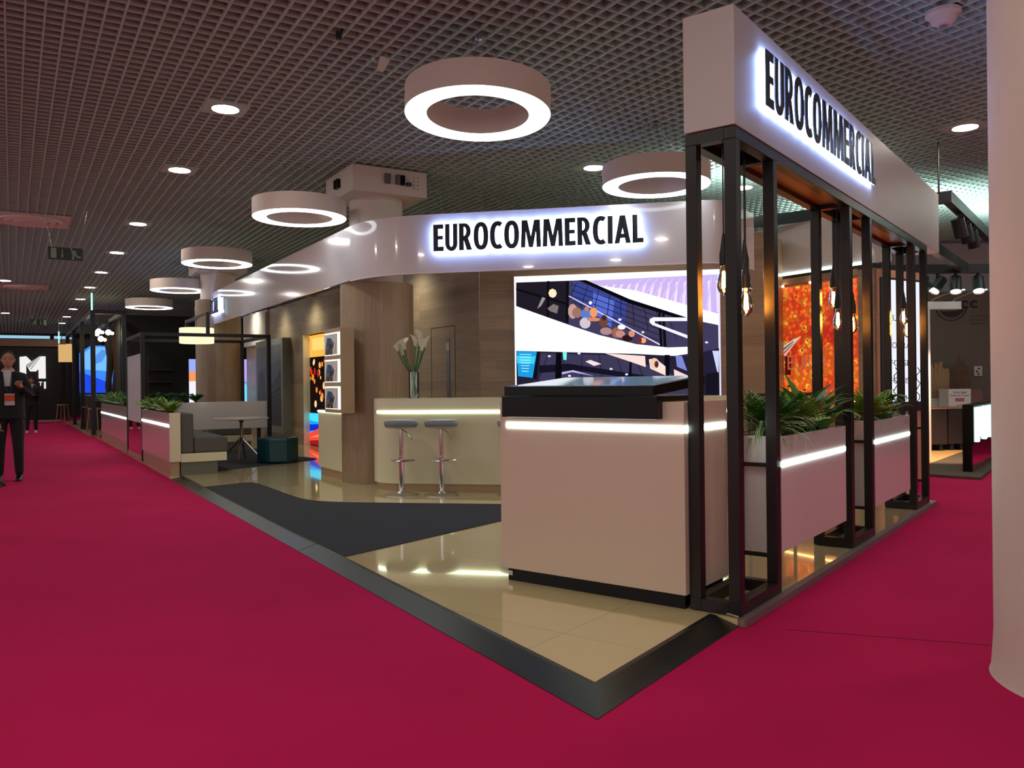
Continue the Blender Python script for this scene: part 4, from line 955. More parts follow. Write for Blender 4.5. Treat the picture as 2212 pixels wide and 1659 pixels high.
for px, dd, lb in [(134, 33, 'left'), (150, 32, 'right')]:
    x, y, z = rp(px, 782, dd); root = thing('amber_lamp', lb+' tall amber lampshade hanging near the dark logo wall', 'lamp', (x, y, z), 'tall amber lampshades at the far end')
    mb = MB(); mb.lathe((x, y), [(.13, z), (.13, z+.7)], 16); mb.build('shade', emis('amber_shade', (1, .62, .24, 1), .7), root, smooth=True)
    mb = MB(); mb.tube([(x, y, z+.7), (x, y, CEIL)], .012, 5); mb.build('cord', 'black_steel2', root)
for px, py, dd, lb in [(198, 633, 23.3, 'nearer'), (127, 716, 33, 'farther')]:
    x, y, z = rp(px, py, dd); root = thing('tube_lamp', lb+' thin vertical pale green light tube hanging from the ceiling', 'lamp', (x, y, z-.5), 'vertical light tubes')
    mb = MB(); mb.tube([(x, y, z), (x, y, z-.48)], .025, 8); mb.build('tube', emis('green_tube', (.4, .95, .85, 1), 1.5), root)
    mb = MB(); mb.tube([(x, y, z), (x, y, CEIL)], .01, 5); mb.build('cord', 'steel', root)
def bar_chair(px, py, dd, lb):
    x, y, z = rp(px, py, dd); root = thing('bar_stool', lb, 'stool', (x, y, .04), 'wooden bar stools at the far stand')
    for sx in (-.17, .17):
        for sy in (-.17, .17): mb = MB(); mb.tube([(x+sx, y+sy, .04), (x+sx*.7, y+sy*.7, .74)], .018, 6); mb.build('leg', 'wood_warm2', root)
    mb = MB(); mb.lathe((x, y), [(.2, .74), (.2, .78), (.0001, .785)], 18); mb.build('seat', 'wood_warm2', root)
M['wood_warm2'] = mat('stool_beech', srgb(150, 108, 70), .5)
bar_chair(206, 925, 24.4, 'wooden bar stool standing nearest in the far steel bar stand')
bar_chair(190, 918, 27, 'wooden bar stool farther back in the far steel bar stand')
bar_chair(136, 915, 31, 'wooden bar stool beside the dark logo wall')

# ================================================================== LOGO WALL at the end of the aisle
x0, y0, _z = rp(-25, 911, 33.2)
root = thing('logo_wall', 'black exhibition wall with a large white folded M emblem at the end of the aisle', 'wall', (x0, y0, 0))
mb = MB(); mb.box((x0, y0), V, 2.62, U, .4, .08, 3.13); mb.build('panel', 'blackm', root)
mb = MB(); mb.box(at((x0, y0), -.03, U), V, 2.62, U, .4, .0, .08); mb.build('plinth', mat('pale_plinth', srgb(150, 130, 124), .6), root)
mb = MB(); mb.box(at((x0, y0), -.3, V, -.1, U), V, 3.6, U, .4, 3.13, 3.42); mb.build('header', mat('brown_header', srgb(126, 96, 76), .6), root)
Mx = at((x0, y0), 1.10, V, -.03, U); mw, mz, mh = .93, 1.80, .92
em = emis('white_emblem', (1, .97, .97, 1), .9); em2 = emis('grey_emblem_fold', (.62, .60, .62, 1), .6)
def flat(mb, o, right, wd, z0, ht, pts, out, d, mi=0):
    n = len(pts); vs = []
    for dd_ in (d, 0): vs += [(o[0]+right[0]*wd*a+out[0]*dd_, o[1]+right[1]*wd*a+out[1]*dd_, z0+ht*b) for a, b in pts]
    mb.add(vs, [tuple(range(n)), tuple(range(n, 2*n))[::-1]]+[(i, n+i, n+(i+1) % n, (i+1) % n) for i in range(n)], mi)
mb = MB()
flat(mb, Mx, V, mw, mz, mh, [(0, .2), (.25, 0), (.25, .62), (0, .96)], neg(U), .04)
flat(mb, Mx, V, mw, mz, mh, [(0, .96), (.0, .97), (.26, 1), (.5, .72), (.40, .5), (.25, .62)], neg(U), .04)
flat(mb, Mx, V, mw, mz, mh, [(.72, 0), (1, 0), (1, 1), (.76, 1), (.72, .96)], neg(U), .04)
flat(mb, Mx, V, mw, mz, mh, [(.25, .62), (.40, .32), (.62, .32), (.72, .42), (.72, .97)], neg(U), .05)
flat(mb, Mx, V, mw, mz, mh, [(.25, .62), (.36, .46), (.76, .99), (.70, .96)], neg(U), .055, 1)
flat(mb, Mx, V, mw, mz, mh, [(.40, .44), (.44, .40), (.82, .99), (.78, .99)], neg(U), .055, 1)
mb.build('emblem', [em, em2], root, label='white folded M emblem')
mb = MB(); lo2 = at(Mx, .68, V)
flat(mb, lo2, V, .12, 1.50, .17, [(0, .8), (1, .8), (1, 1), (0, 1)], neg(U), .03); flat(mb, lo2, V, .12, 1.50, .17, [(.38, 0), (.62, 0), (.62, .8), (.38, .8)], neg(U), .03); mb.build('letter', em, root)
mb = MB(); flat(mb, at(lo2, .18, V), V, .07, 1.38, .29, [(0, 0), (1, 0), (1, 1), (0, 1)], neg(U), .03); mb.build('letter', em, root)
root = thing('light_line', 'long pale blue light line above the black logo wall', 'lamp', (x0, y0, 3.5))
mb = MB(); mb.box(at((x0, y0), .1, U, -.2, V), V, 2.4, U, .05, 3.46, 3.58); mb.box(at((x0, y0), .1, U, 2.35, V), V, 1.3, U, .05, 3.46, 3.58); mb.build('tube', emis('sky_blue_line', (.36, .66, .9, 1), .9), root)
x, y, z = rp(147, 742, 40)
root = thing('far_window', 'pale blue lit window band far behind the bar stand', 'window', (x, y, 3))
for k in range(3): mb = MB(); mb.box(at((x, y), .5*k, V), V, .42, U, .05, 3.0, 3.5); mb.build('pane', emis('pale_blue_pane', (.4, .68, .85, 1), .7), root)
# exit signs
M['exit'] = mat('exit_green', srgb(10, 46, 30), .4)
def exit_sign(px, py, dd, wd, ht, label, flip=False):
    x, y, z = rp(px, py, dd); root = thing('exit_sign', label, 'sign', (x, y, z), 'green emergency exit signs')
    mb = MB(); mb.box((x, y), V, wd, U, .04, z, z+ht); mb.build('panel', 'exit', root)
    wh = mat('exit_pictogram', srgb(150, 160, 140), .5); mb = MB(); o = at((x, y), -.001, U)
    def fx(pts): return [((1-a) if flip else a, b) for a, b in pts][::(-1 if flip else 1)]
    flat(mb, o, V, wd, z, ht, fx([(.07, .1), (.23, .1), (.23, .92), (.07, .92)]), neg(U), .004); mb.build('door_symbol', wh, root)
    mb = MB(); flat(mb, o, V, wd, z, ht, fx([(.385, .35), (.415, .35), (.415, .85), (.385, .85)]), neg(U), .004); flat(mb, o, V, wd, z, ht, fx([(.40, .12), (.44, .38), (.36, .38)]), neg(U), .004); mb.build('arrow', wh, root)
    mb = MB()
    for pts in ([(.64, .80), (.69, .80), (.69, .96), (.64, .96)], [(.68, .5), (.76, .5), (.79, .78), (.69, .78)], [(.66, .56), (.70, .46), (.72, .76), (.68, .78)], [(.68, .05), (.73, .05), (.76, .5), (.70, .52)], [(.72, .5), (.78, .52), (.88, .32), (.94, .32), (.94, .2), (.84, .2)], [(.76, .72), (.82, .5), (.84, .52), (.79, .78)]):
        flat(mb, o, V, wd, z, ht, fx(pts), neg(U), .004)
    mb.build('running_figure', wh, root)
    for q in (.1, .9):
        mb = MB(); p_ = at((x, y), wd*q, V, .02, U); mb.tube([(*p_, z+ht), (*at(p_, (-.12 if q < .5 else .12), V), CEIL)], .004, 5); mb.build('wire', 'steel', root)
exit_sign(104.5, 559, 13, .485, .195, 'dark green exit sign with running figure hanging above the aisle')
exit_sign(66, 703, 27, .49, .21, 'small far dark green exit sign hanging near the end of the aisle', True)
# round air diffusers in the ceiling
for u, v, lb in [(16.28, .30, 'square white ceiling plate with round air diffuser above the aisle, nearer'), (26.9, .34, 'square white ceiling plate with round air diffuser above the aisle, farther')]:
    x, y = uv(u, v); root = thing('air_diffuser', lb, 'vent', (x, y, CEIL), 'round air diffusers in the ceiling'); h = .60
    mb = MB(); mb.box(at((x, y), -h, U, -h, V), U, 2*h, V, 2*h, CEIL-.01, CEIL+.0); mb.build('plate', 'white_paint', root)
    mb = MB()
    mb.lathe((x, y), [(.5, CEIL-.012), (.48, CEIL-.05), (.40, CEIL-.015), (.36, CEIL-.06), (.27, CEIL-.02), (.22, CEIL-.07), (.12, CEIL-.03), (.0001, CEIL-.06)], 40); mb.build('cone', 'white_paint', root, smooth=True)
# smoke detector, little fittings on the ceiling
x, y, z = rp(2037, 4, 6.5)
root = thing('smoke_detector', 'white domed detector on the ceiling beside the thick white column', 'detector', (x, y, CEIL-.1))
mb = MB(); mb.lathe((x, y), [(.13, CEIL), (.13, CEIL-.03), (.10, CEIL-.045), (.085, CEIL-.09), (.05, CEIL-.11), (.0001, CEIL-.115)], 28); mb.build('housing', 'white_paint', root, smooth=True)
mb = MB(); mb.lathe((x, y), [(.03, CEIL-.115), (.03, CEIL-.125), (.0001, CEIL-.127)], 14); mb.build('sensor', mat('sensor_grey', srgb(130, 130, 140), .4), root)
x, y, z = rp(826, 138, 7.2)
root = thing('ceiling_speaker', 'small white cylindrical fitting on wire loops left of the nearest ring lamp', 'fitting', (x, y, z))
mb = MB(); mb.tube([(x-.02, y-.01, z-.06), (x+.02, y, z+.04)], [.03, .045], 14); mb.build('cylinder', 'white_paint', root, smooth=True)
mb = MB(); mb.tube([(x+.02, y, z+.05), (x+.035, y, z+.11), (x-.0, y, z+.17), (x-.03, y, CEIL)], .004, 5); mb.tube([(x-.05, y, z-.0), (x-.08, y, z+.06), (x-.07, y, CEIL-.05), (x-.05, y, CEIL)], .003, 5); mb.build('wire_loop', 'steel', root)
x, y, z = rp(732, 70, 6.75)
root = thing('ceiling_clamp', 'small black clamp hooked in the ceiling grid at the top', 'clamp', (x, y, z-.03))
mb = MB(); mb.abox(x-.022, y-.02, CEIL-.06, x+.022, y+.02, CEIL-.0); mb.build('body', 'black_steel2', root)
mb = MB(); mb.tube([(x+.02, y, CEIL-.02), (x+.03, y, CEIL+.02), (x+.01, y, CEIL+.04)], .008, 6); mb.build('hook', 'black_steel2', root)
for px, py, dd, ln_, lb in [(1398, 200, 7.7, .48, 'looped thin steel cable hanging from the ceiling right of the nearest ring'), (608, 352, 10.1, .2, 'short thin cable clipped to the ceiling above the second ring lamp')]:
    x, y, z = rp(px, py, dd); mb = MB(); mb.tube([(x, y, CEIL), (x+.03, y, CEIL-.15*ln_/.4), (x+.035, y, CEIL-.5*ln_/.4*.4), (x-.0, y, CEIL-ln_), (x-.06, y, CEIL-ln_*1.2)], .004, 6)
    tag(mb.build('hanging_cable', 'steel', loc=(x, y, CEIL), smooth=True), lb, 'cable')

# ================================================================== MURAL and LED text panel on the right
def mural_mat():
    m = bpy.data.materials.new('mural_print'); m.use_nodes = True; t = m.node_tree; b = t.nodes['Principled BSDF']; b.inputs['Roughness'].default_value = .5
    tc = t.nodes.new('ShaderNodeTexCoord')
    n = t.nodes.new('ShaderNodeTexNoise'); n.inputs['Scale'].default_value = 2.2; n.inputs['Detail'].default_value = 3; t.links.new(tc.outputs['Object'], n.inputs['Vector'])
    r = t.nodes.new('ShaderNodeValToRGB'); e = r.color_ramp.elements; e[0].position = .35; e[0].color = srgb(196, 40, 22); e[1].position = .72; e[1].color = srgb(250, 150, 40); q = e.new(.5); q.color = srgb(232, 84, 30)
    t.links.new(n.outputs['Fac'], r.inputs[0])
    def vor(sc): v_ = t.nodes.new('ShaderNodeTexVoronoi'); v_.inputs['Scale'].default_value = sc; v_.inputs['Randomness'].default_value = .8; t.links.new(tc.outputs['Object'], v_.inputs['Vector']); return v_
    v1 = vor(6.0); r1 = t.nodes.new('ShaderNodeValToRGB'); e = r1.color_ramp.elements; e[0].position = 0; e[0].color = (0, 0, 0, 1); e[1].position = 1; e[1].color = (0, 0, 0, 1)
    for p_, c_ in ((.10, 0), (.14, 1), (.24, 1), (.28, 0), (.36, 0), (.39, .8), (.42, 0)): q = e.new(p_); q.color = (c_, c_, c_, 1)
    t.links.new(v1.outputs['Distance'], r1.inputs[0])
    mx = t.nodes.new('ShaderNodeMix'); mx.data_type = 'RGBA'; mx.inputs[7].default_value = srgb(250, 190, 60)
    t.links.new(r1.outputs[0], mx.inputs[0]); t.links.new(r.outputs[0], mx.inputs[6])
    v2 = vor(15); r2 = t.nodes.new('ShaderNodeValToRGB'); e = r2.color_ramp.elements; e[0].position = .30; e[0].color = (0, 0, 0, 1); e[1].position = .5; e[1].color = (.6, .6, .6, 1); t.links.new(v2.outputs['Distance'], r2.inputs[0])
    m2 = t.nodes.new('ShaderNodeMix'); m2.data_type = 'RGBA'; m2.inputs[7].default_value = srgb(120, 24, 18); t.links.new(r2.outputs[0], m2.inputs[0]); t.links.new(mx.outputs[2], m2.inputs[6])
    t.links.new(m2.outputs[2], b.inputs['Base Color']); t.links.new(m2.outputs[2], b.inputs['Emission Color']); b.inputs['Emission Strength'].default_value = .95
    return m
mo = at(M3, .0, R3, -.012, V)
root = thing('mural', 'glowing orange and red floral fabric mural on the right wall', 'picture', (*mo, 1.2))
mb = MB(); mb.box(mo, R3, 1.25, V, .03, 1.2, 2.64); mb.build('print', mural_mat(), root)
S = [((70, 14, 16), [(.74, .50), (.80, .62), (.78, .76), (.73, .86), (.74, .95), (.78, .99), (.84, .98), (.86, .92), (.84, .84), (.88, .74), (.86, .55), (.84, .45)]),
     ((240, 216, 190), [(.02, .42), (.2, .5), (.3, .52), (.22, .46), (.08, .34)]), ((90, 90, 130), [(.04, .41), (.2, .485), (.2, .475), (.05, .39)]), ((200, 90, 60), [(.06, .38), (.2, .465), (.2, .455), (.07, .36)]),
     ((80, 20, 14), [(.08, .16), (.16, .16), (.16, .34), (.08, .34)])]
for i in range(7): S.append(((255, 170+i*8, 60), circ(.80+.03*math.sin(i*2), .55+.055*i, .022, .85, 8)))
picture('dark_figure', at(mo, -.005, V), R3, 1.25, 1.2, 1.44, neg(V), S[:1]+S[5:], root, .8); picture('striped_motif', at(mo, -.005, V), R3, 1.25, 1.2, 1.44, neg(V), S[1:4], root, .8); picture('vase_motif', at(mo, -.005, V), R3, 1.25, 1.2, 1.44, neg(V), S[4:5], root, .8)
lettering('writing', 'EURO', at(mo, .15, R3, -.008, V), R3, 1.50, .62, .2, neg(V), mat('mural_writing', srgb(214, 130, 90), .5, emit=.4), root)
mb = MB(); mb.box(at(M3, .0, R3, -.10, V), R3, 1.25, V, .03, 1.07, 1.085); mb.build('light_strip', emis('amber_strip', (1, .50, .16, 1), 10), root, label='amber glowing strip under the mural')
for k in range(3):
    x, y = at(M3, .1+.5*k, R3, -.07, V); root = thing('picture_light', '%s small warm light above the orange mural' % ['first', 'second', 'third'][k], 'lamp', (x, y, 2.62), 'small lights above the mural')
    mb = MB(); mb.lathe((x, y), [(.035, 2.64), (.035, 2.665), (.0001, 2.668)], 12); mb.build('lens', emis('warm_puck', (1, .7, .45, 1), 12), root)
po2 = at(M3, 1.585, R3)
root = thing('text_screen', 'tall white LED panel with pale blue writing behind the farthest posts', 'screen', (*po2, 1.07))
mb = MB(); mb.box(at(po2, -.035, (R3[0], R3[1]), 0, V), V, .86, R3, .03, .95, 2.62); mb.build('housing', 'black_steel2', root)
oo = at(po2, -.0, R3, .04, V)
mb = MB(); mb.box(at(oo, -.002, R3), V, .80, R3, .01, 1.07, 2.59); mb.build('display', emis('white_display', (.86, .88, 1, 1), 1.05), root)
ink = mat('pale_blue_ink', srgb(150, 160, 226), .5)
for k, (wd_, tx_, x_) in enumerate([(.24, 'SCO', .30), (.5, 'EU OLIS', .08), (.2, 'OST', .34), (.42, 'FO TRA', .08), (.42, 'FO SE', .08), (.5, 'FO BISH', .08), (.5, 'FO CHU', .08), (.2, 'OD', .34)]):
    lettering('writing', tx_, at(oo, x_, V, .011, R3), V, 2.30-(.22*k if k < 2 else (.37 if k == 2 else .22*k-.10)), wd_, .075, R3, ink, root)
for k, (x_, n_) in enumerate([(.14, 'left'), (.60, 'right')]):
    p_ = at(oo, x_, V, .05, R3); mb = MB(); mb.tube([(*at(p_, .05*math.sin(i*1.9), V), 1.5-.05*i) for i in range(10)], .006, 5); tag(mb.build('loose_cable', 'black_steel2', loc=(*p_, 1.0)), n_+' black cable dangling in front of the white LED text panel', 'cable')
# tall black frame table behind the planter
x, y = 3.05, 8.9
root = thing('frame_table', 'tall black metal frame table behind the plants in front of the mural', 'table', (x, y, P))
for q in (0, 1.0):
    for r_ in (0, .5): mb = MB(); mb.box(at((x, y), q, F, r_, N), F, .03, N, .03, P, 1.18); mb.build('leg', 'black_steel2', root)
mb = MB(); mb.box((x, y), F, 1.03, N, .53, 1.18, 1.21); mb.build('tabletop', 'black_steel2', root)

# ================================================================== NEIGHBOUR STAND on the right
nb_ = [(5.643, 11.523), (6.22, 10.966), (7.651, 12.947), (10.5, 17.0), (8.6, 18.6), (5.9, 17.5)]
mb = MB(); mb.prism(nb_, .001, .035); tag(mb.build('neighbour_floor', mat('brown_carpet', srgb(94, 78, 66), .9), loc=(0, 0, 0)), 'brown floor of the neighbouring stand on the right', 'floor')
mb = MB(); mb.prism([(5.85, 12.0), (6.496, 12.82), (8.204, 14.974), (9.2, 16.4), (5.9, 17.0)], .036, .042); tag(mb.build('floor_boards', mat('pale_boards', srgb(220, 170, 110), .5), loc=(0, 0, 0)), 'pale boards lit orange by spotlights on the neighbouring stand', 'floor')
root = thing('exhibition_wall', 'taupe wall with a dark swoosh logo behind the neighbouring stand', 'wall', (8.0, 17, 0))
mb = MB(); mb.abox(7.2, 17.0, .04, 12.0, 17.15, 3.15); mb.build('panel', mat('taupe_wall', srgb(112, 94, 86), .7), root)
mb = MB(); mb.abox(7.0, 17.3, 3.15, 14.0, 17.4, 4.2); mb.build('header', mat('light_grey_wall', srgb(170, 160, 160), .7), root)
ink2 = mat('logo_ink', srgb(36, 22, 24), .6)
cx_, cz_ = rp(2054, 660, 17)[0], rp(2054, 660, 17)[2]
lettering('letters', 'cncc', (rp(2034, 660, 17)[0], 17.0), (1, 0), rp(0, 0, 1)[2]*0+2.80, .74, .17, (0, -1), ink2, root, off=.03)
mb = MB()
def arc2(r0, r1, a0, a1, cx, cz, dz=0, n=20):
    o_ = [(cx+r0*math.cos(a0+(a1-a0)*k/n), cz+r0*math.sin(a0+(a1-a0)*k/n)) for k in range(n+1)]; i_ = [(cx+r1*math.cos(a0+(a1-a0)*k/n), cz+dz*math.sin(math.pi*k/n)+r1*math.sin(a0+(a1-a0)*k/n)) for k in range(n+1)]
    for k in range(n): mb.add([(o_[k][0], 16.99, o_[k][1]), (o_[k+1][0], 16.99, o_[k+1][1]), (i_[k+1][0], 16.99, i_[k+1][1]), (i_[k][0], 16.99, i_[k][1])], [(0, 1, 2, 3)])
arc2(.34, .31, math.pi*.95, math.pi*1.97, cx_, cz_+.02, -.01)
arc2(.27, .27, math.pi*1.15, math.pi*1.9, cx_+.01, cz_+.02, .14)
mb.build('swoosh', ink2, root)
for k, t_ in enumerate(['CONSEIL NATIONAL', 'DES CENTRES', 'COMMERCIAUX']): lettering('writing', t_, (rp(2088, 0, 17)[0], 17.0), (1, 0), 2.62-.075*k, [.5, .34, .36][k], .04, (0, -1), mat('grey_ink', srgb(80, 66, 62), .7), root)
# white gate frame with two arm lamps
gx0, gy, gz = rp(1978, 652, 14); gx1 = rp(2077, 652, 14)[0]
root = thing('white_gate', 'white gate frame with a deep top beam on the neighbouring stand', 'frame', (gx0, gy, 0))
mb = MB(); mb.abox(gx0, gy, gz-.13, gx1, gy+.25, gz); mb.build('beam', 'white', root)
mb = MB(); mb.abox(gx0, gy, .04, gx0+.24, gy+.25, gz-.13); mb.build('post', 'white', root)
for px, lb in ((2017, 'left'), (2064, 'right')):
    x = rp(px, 650, 14)[0]; root = thing('arm_lamp', lb+' thin arm lamp on top of the white gate frame', 'lamp', (x, gy, gz), 'arm lamps on the white gate')
    mb = MB(); mb.tube([(x-.02, gy+.05, gz), (x, gy-.02, gz+.05), (x+.22, gy-.3, gz+.16)], .012, 6); mb.build('arm', 'steel', root)
    mb = MB(); mb.abox(x+.20, gy-.36, gz+.15, x+.34, gy-.26, gz+.17); mb.build('head', emis('arm_lamp_glow', (.9, 1, .95, 1), 1.2), root)
# low cabinet, bamboo, box sign
x0_, _, zt = rp(1990, 861, 16); x1_ = rp(2052, 861, 16)[0]
root = thing('low_cabinet', 'low white cabinet under the bamboo poles', 'cabinet', (x0_, 16, .04)); mb = MB(); mb.abox(x0_, 16.0, .04, x1_, 16.9, .95); mb.build('body', 'white', root, bevel=.004)
mb = MB(); mb.abox(x0_-.01, 15.98, .952, x1_+.01, 16.9, .975); mb.build('top', 'white', root)
random.seed(9); bam = mat('bamboo', srgb(176, 138, 104), .6, noise=.3, nscale=12); bam2 = mat('bamboo_dark', srgb(112, 84, 64), .6, noise=.3, nscale=12)
for k in range(24):
    px = 2013+k*3.55; x, y, _ = rp(px, 800, 16.25+(0 if k < 11 else .35)); h = .60+.16*math.sin(k*.45)*(k > 6)+random.uniform(-.05, .09); zb = .977 if k < 11 else .045
    mb = MB(); rr = .015; pts = []; rad = []
    for j in range(6): z_ = zb+(1.0+h-zb)*j/5; pts += [(x+random.uniform(-.004, .004), y, z_), (x, y, z_+.012)]; rad += [rr, rr*1.25]
    mb.tube(pts, rad, 8); tag(mb.build('bamboo_pole', bam if k < 11 else bam2, loc=(x, y, zb), smooth=True), ('light' if k < 11 else 'dark')+' bamboo pole standing in the row before the taupe wall, %s' % (('position %s from the left' % ['one', 'two', 'three', 'four', 'five', 'six', 'seven', 'eight', 'nine', 'ten', 'eleven', 'twelve', 'thirteen'][k if k < 11 else k-11])), 'bamboo', 'bamboo poles')
bx0, _, _ = rp(2049, 836, 15.6); bx1 = rp(2097, 836, 15.6)[0]; bx2 = rp(2123, 836, 15.6)[0]
root = thing('box_sign', 'white printed box sign reading Votre Guide Dans Les Tuyaux', 'sign', (bx0, 15.6, .04))
mb = MB(); mb.abox(bx0, 15.6, .04, bx1, 15.95, 1.16); mb.build('front_box', 'white', root)
mb = MB(); mb.abox(bx1+.001, 15.62, .04, bx2, 15.95, 1.15); mb.build('side_box', mat('brown_side', srgb(120, 84, 70), .6), root)
inkr = mat('print_brown', srgb(110, 66, 76), .6); cxm = (bx0+bx1)/2
lettering('writing', 'Votre Guide', (cxm-.13, 15.6), (1, 0), 1.075, .26, .045, (0, -1), inkr, root); lettering('writing', 'Dans Les Tuyaux', (cxm-.175, 15.6), (1, 0), 1.01, .36, .045, (0, -1), inkr, root)
mb = MB(); mb.abox(cxm-.08, 15.594, .925, cxm+.08, 15.6, .985); mb.build('red_label', mat('red_label', srgb(206, 60, 66), .5), root)
lettering('writing', 'offert', (cxm-.06, 15.592), (1, 0), .94, .12, .032, (0, -1), mat('print_white', srgb(235, 225, 225), .5), root)
lettering('writing', 'cncc', (cxm-.07, 15.6), (1, 0), .83, .14, .03, (0, -1), inkr, root)
x, y, z = rp(2105, 812, 16.95); root = thing('power_socket', 'small white socket panel on the taupe wall', 'panel', (x, 16.95, z))
mb = MB(); mb.abox(x, 16.95, z, x+.16, 16.998, z+.2); mb.build('plate', 'white_paint', root)
for a_, b_ in ((.09, .15), (.05, .09), (.08, .04)): mb = MB(); mb.abox(x+a_-.015, 16.93, z+b_-.015, x+a_+.015, 16.95, z+b_+.015); mb.build('socket', 'black', root)
# dark cabinets
for k, (pa, pb, lb, dd) in enumerate([(1978, 2046, 'dark brown cabinet on feet at the left of the neighbouring stand', 15.0), (2048, 2090, 'dark brown cabinet at the right, behind the mint lettered box', 15.1)]):
    xa, xb = rp(pa, 880, dd)[0], rp(pb, 880, dd)[0]; root = thing('dark_cabinet', lb, 'cabinet', (xa, dd, .04), 'dark cabinets on the neighbouring stand')
    mb = MB(); mb.abox(xa, dd, .16, xb, dd+.45, .80); mb.build('body', mat('dark_brown_cabinet', srgb(50, 36, 32), .5), root, bevel=.005)
    mb = MB(); mb.abox(xa-.02, dd-.02, .802, xb+.02, dd+.47, .83); mb.build('top', mat('cabinet_top', srgb(190, 130, 96), .4), root)
    for q in (.06, xb-xa-.12): mb = MB(); mb.abox(xa+q, dd+.05, .043, xa+q+.06, dd+.4, .16); mb.build('foot', 'black_steel2', root)
# lettered black box
fo = (6.49, 11.60)
root = thing('lettered_box', 'black box sign with glowing mint letters FORT', 'sign', (*fo, .04))
mb = MB(); mb.box(fo, F, 2.6, N, .14, .42, .985); mb.build('box', 'black', root, bevel=.004)
mb = MB(); mb.box(at(fo, .03, F, .02, N), F, 2.4, N, .1, .035, .42); mb.build('base', mat('crimson_mirror', srgb(120, 20, 50), .08), root)
mb = MB(); mb.box(at(fo, -.0, F, .02, N), F, .03, N, .12, .035, .42); mb.build('base_end', 'black', root)
lay, tw, h0, h1 = layout('FORT', .04, .12)
for ch, x, vs, fs in lay:
    mb = MB(); kx = 2.35/tw; ky = .50/(h1-h0)
    extrude_glyph(mb, vs, fs, lambda a, b, c: (fo[0]+F[0]*(x+a)*kx-N[0]*(c+.005)+F[0]*.04, fo[1]+F[1]*(x+a)*kx-N[1]*(c+.005)+F[1]*.04, .45+(b-h0)*ky), .05); mb.build('letter', emis('mint_letter', (.70, 1, .88, 1), 1.5), root)
# ---- truss rails with spotlights
def spotlamp(x, y, z, dirn, label, power=0, tgt=None, size=1.0, bright=18, grp='black track spotlights'):
    root = thing('spotlight', label, 'lamp', (x, y, z), grp); d = Vector(dirn).normalized(); p = Vector((x, y, z)); s = size
    mb = MB(); mb.tube([p+Vector((0, 0, .16*s)), p+Vector((0, 0, .05*s))], .02*s, 8); mb.build('bracket', 'black_steel2', root)
    mb = MB(); mb.tube([p-d*.10*s, p+d*.10*s], .065*s, 16, cap=False); mb.tube([p-d*.10*s, p-d*.101*s], .064*s, 16); mb.build('can', 'black_steel2', root, smooth=True)
    mb = MB(); mb.tube([p+d*.085*s, p+d*.088*s], .058*s, 16); mb.build('lens', emis('spot_lens', (1, .86, .72, 1), bright), root)
    if power and tgt: spot(p+d*.11*s, tgt, power, (1, .72, .48), 60)
tc0 = rp(2055, 414, 10.0)
root = thing('light_truss', 'black rail with spotlights hanging at the upper right under the ceiling', 'rail', (tc0[0], tc0[1], 3.5))
mb = MB(); mb.box((tc0[0], tc0[1]), F, 7, N, .10, 3.50, 3.64); mb.build('rail', 'black_steel2', root); mb = MB(); mb.box(at((tc0[0], tc0[1]), .1, N), N, 2.5, F, .10, 3.50, 3.64); mb.build('rail', 'black_steel2', root)
mb = MB(); mb.tube([(tc0[0]-.1, tc0[1]+.1, 3.64), (tc0[0]-.1, tc0[1]+.1, CEIL)], .012, 6); mb.build('hanger', 'black_steel2', root)
for k in range(3):
    p_ = at((tc0[0], tc0[1]), .9+.55*k, F, .05, N); spotlamp(p_[0], p_[1], 3.32, (.35, .2, -1), '%s black spotlight hanging from the upper right rail' % ['nearest', 'middle', 'farthest'][k], size=1.25, bright=(2 if k < 2 else 14))
ta = rp(1975, 578, 13.0); tb = rp(2145, 565, 13.0)
root = thing('light_truss', 'lower black rail with bright spotlights over the neighbouring stand', 'rail', (ta[0], 13.0, 3.0))
mb = MB(); mb.abox(ta[0]-1.0, 13.0, 3.02, tb[0]+1, 13.1, 3.16); mb.build('rail', 'black_steel2', root); p_ = rp(2077, 580, 13.0); mb = MB(); mb.box((p_[0], 13.0), neg(F), 3.0, neg(N), .1, 3.02, 3.16); mb.build('rail', 'black_steel2', root)
for x in (ta[0]+.1, tb[0]+.6): mb = MB(); mb.tube([(x, 13.05, 3.16), (x, 13.05, CEIL)], .008, 6); mb.build('hanger', 'black_steel2', root)
for px, py, pw, dr, lb in [(1985, 586, 0, (.4, -.5, -1), 'leftmost small'), (2008, 590, 0, (.6, -.5, -1), 'second small'), (2029, 611, 160, (-.8, -.3, -1), 'third, tilted'), (2068, 606, 200, (-.2, -.4, -1), 'fourth, bright'), (2117, 600, 200, (-.2, -.5, -1), 'rightmost bright')]:
    x, y, z = rp(px, py, 13.0); spotlamp(x, 13.05, 2.84, dr, lb+' spotlight on the lower black rail over the neighbouring stand', pw, (7.2, 14.0, 0) if pw else None, size=1.3 if pw else .9, bright=20)
# floodlights added to brighten the ceiling over the neighbouring stand
for (x, y, zb), pw, lb in (((5.75, 13.05, 3.16), 900, 'left end of the lower black rail'), ((8.1, 13.05, 3.16), 900, 'right part of the lower black rail'), ((2.95, 10.92, 3.30), 260, 'oak wall above the big screen')):
    root = thing('added_uplight', 'added black floodlight brightening the ceiling, standing on the '+lb, 'lamp', (x, y, zb), 'added floodlights washing the ceiling')
    mb = MB(); mb.abox(x-.12, y-.05, zb, x+.12, y+.05, zb+.08); mb.build('housing', 'black_steel2', root)
    spot((x, y, zb+.12), (x+.1, y+.2, 5), pw, (.85, 1, .95), 150, 1, .1)

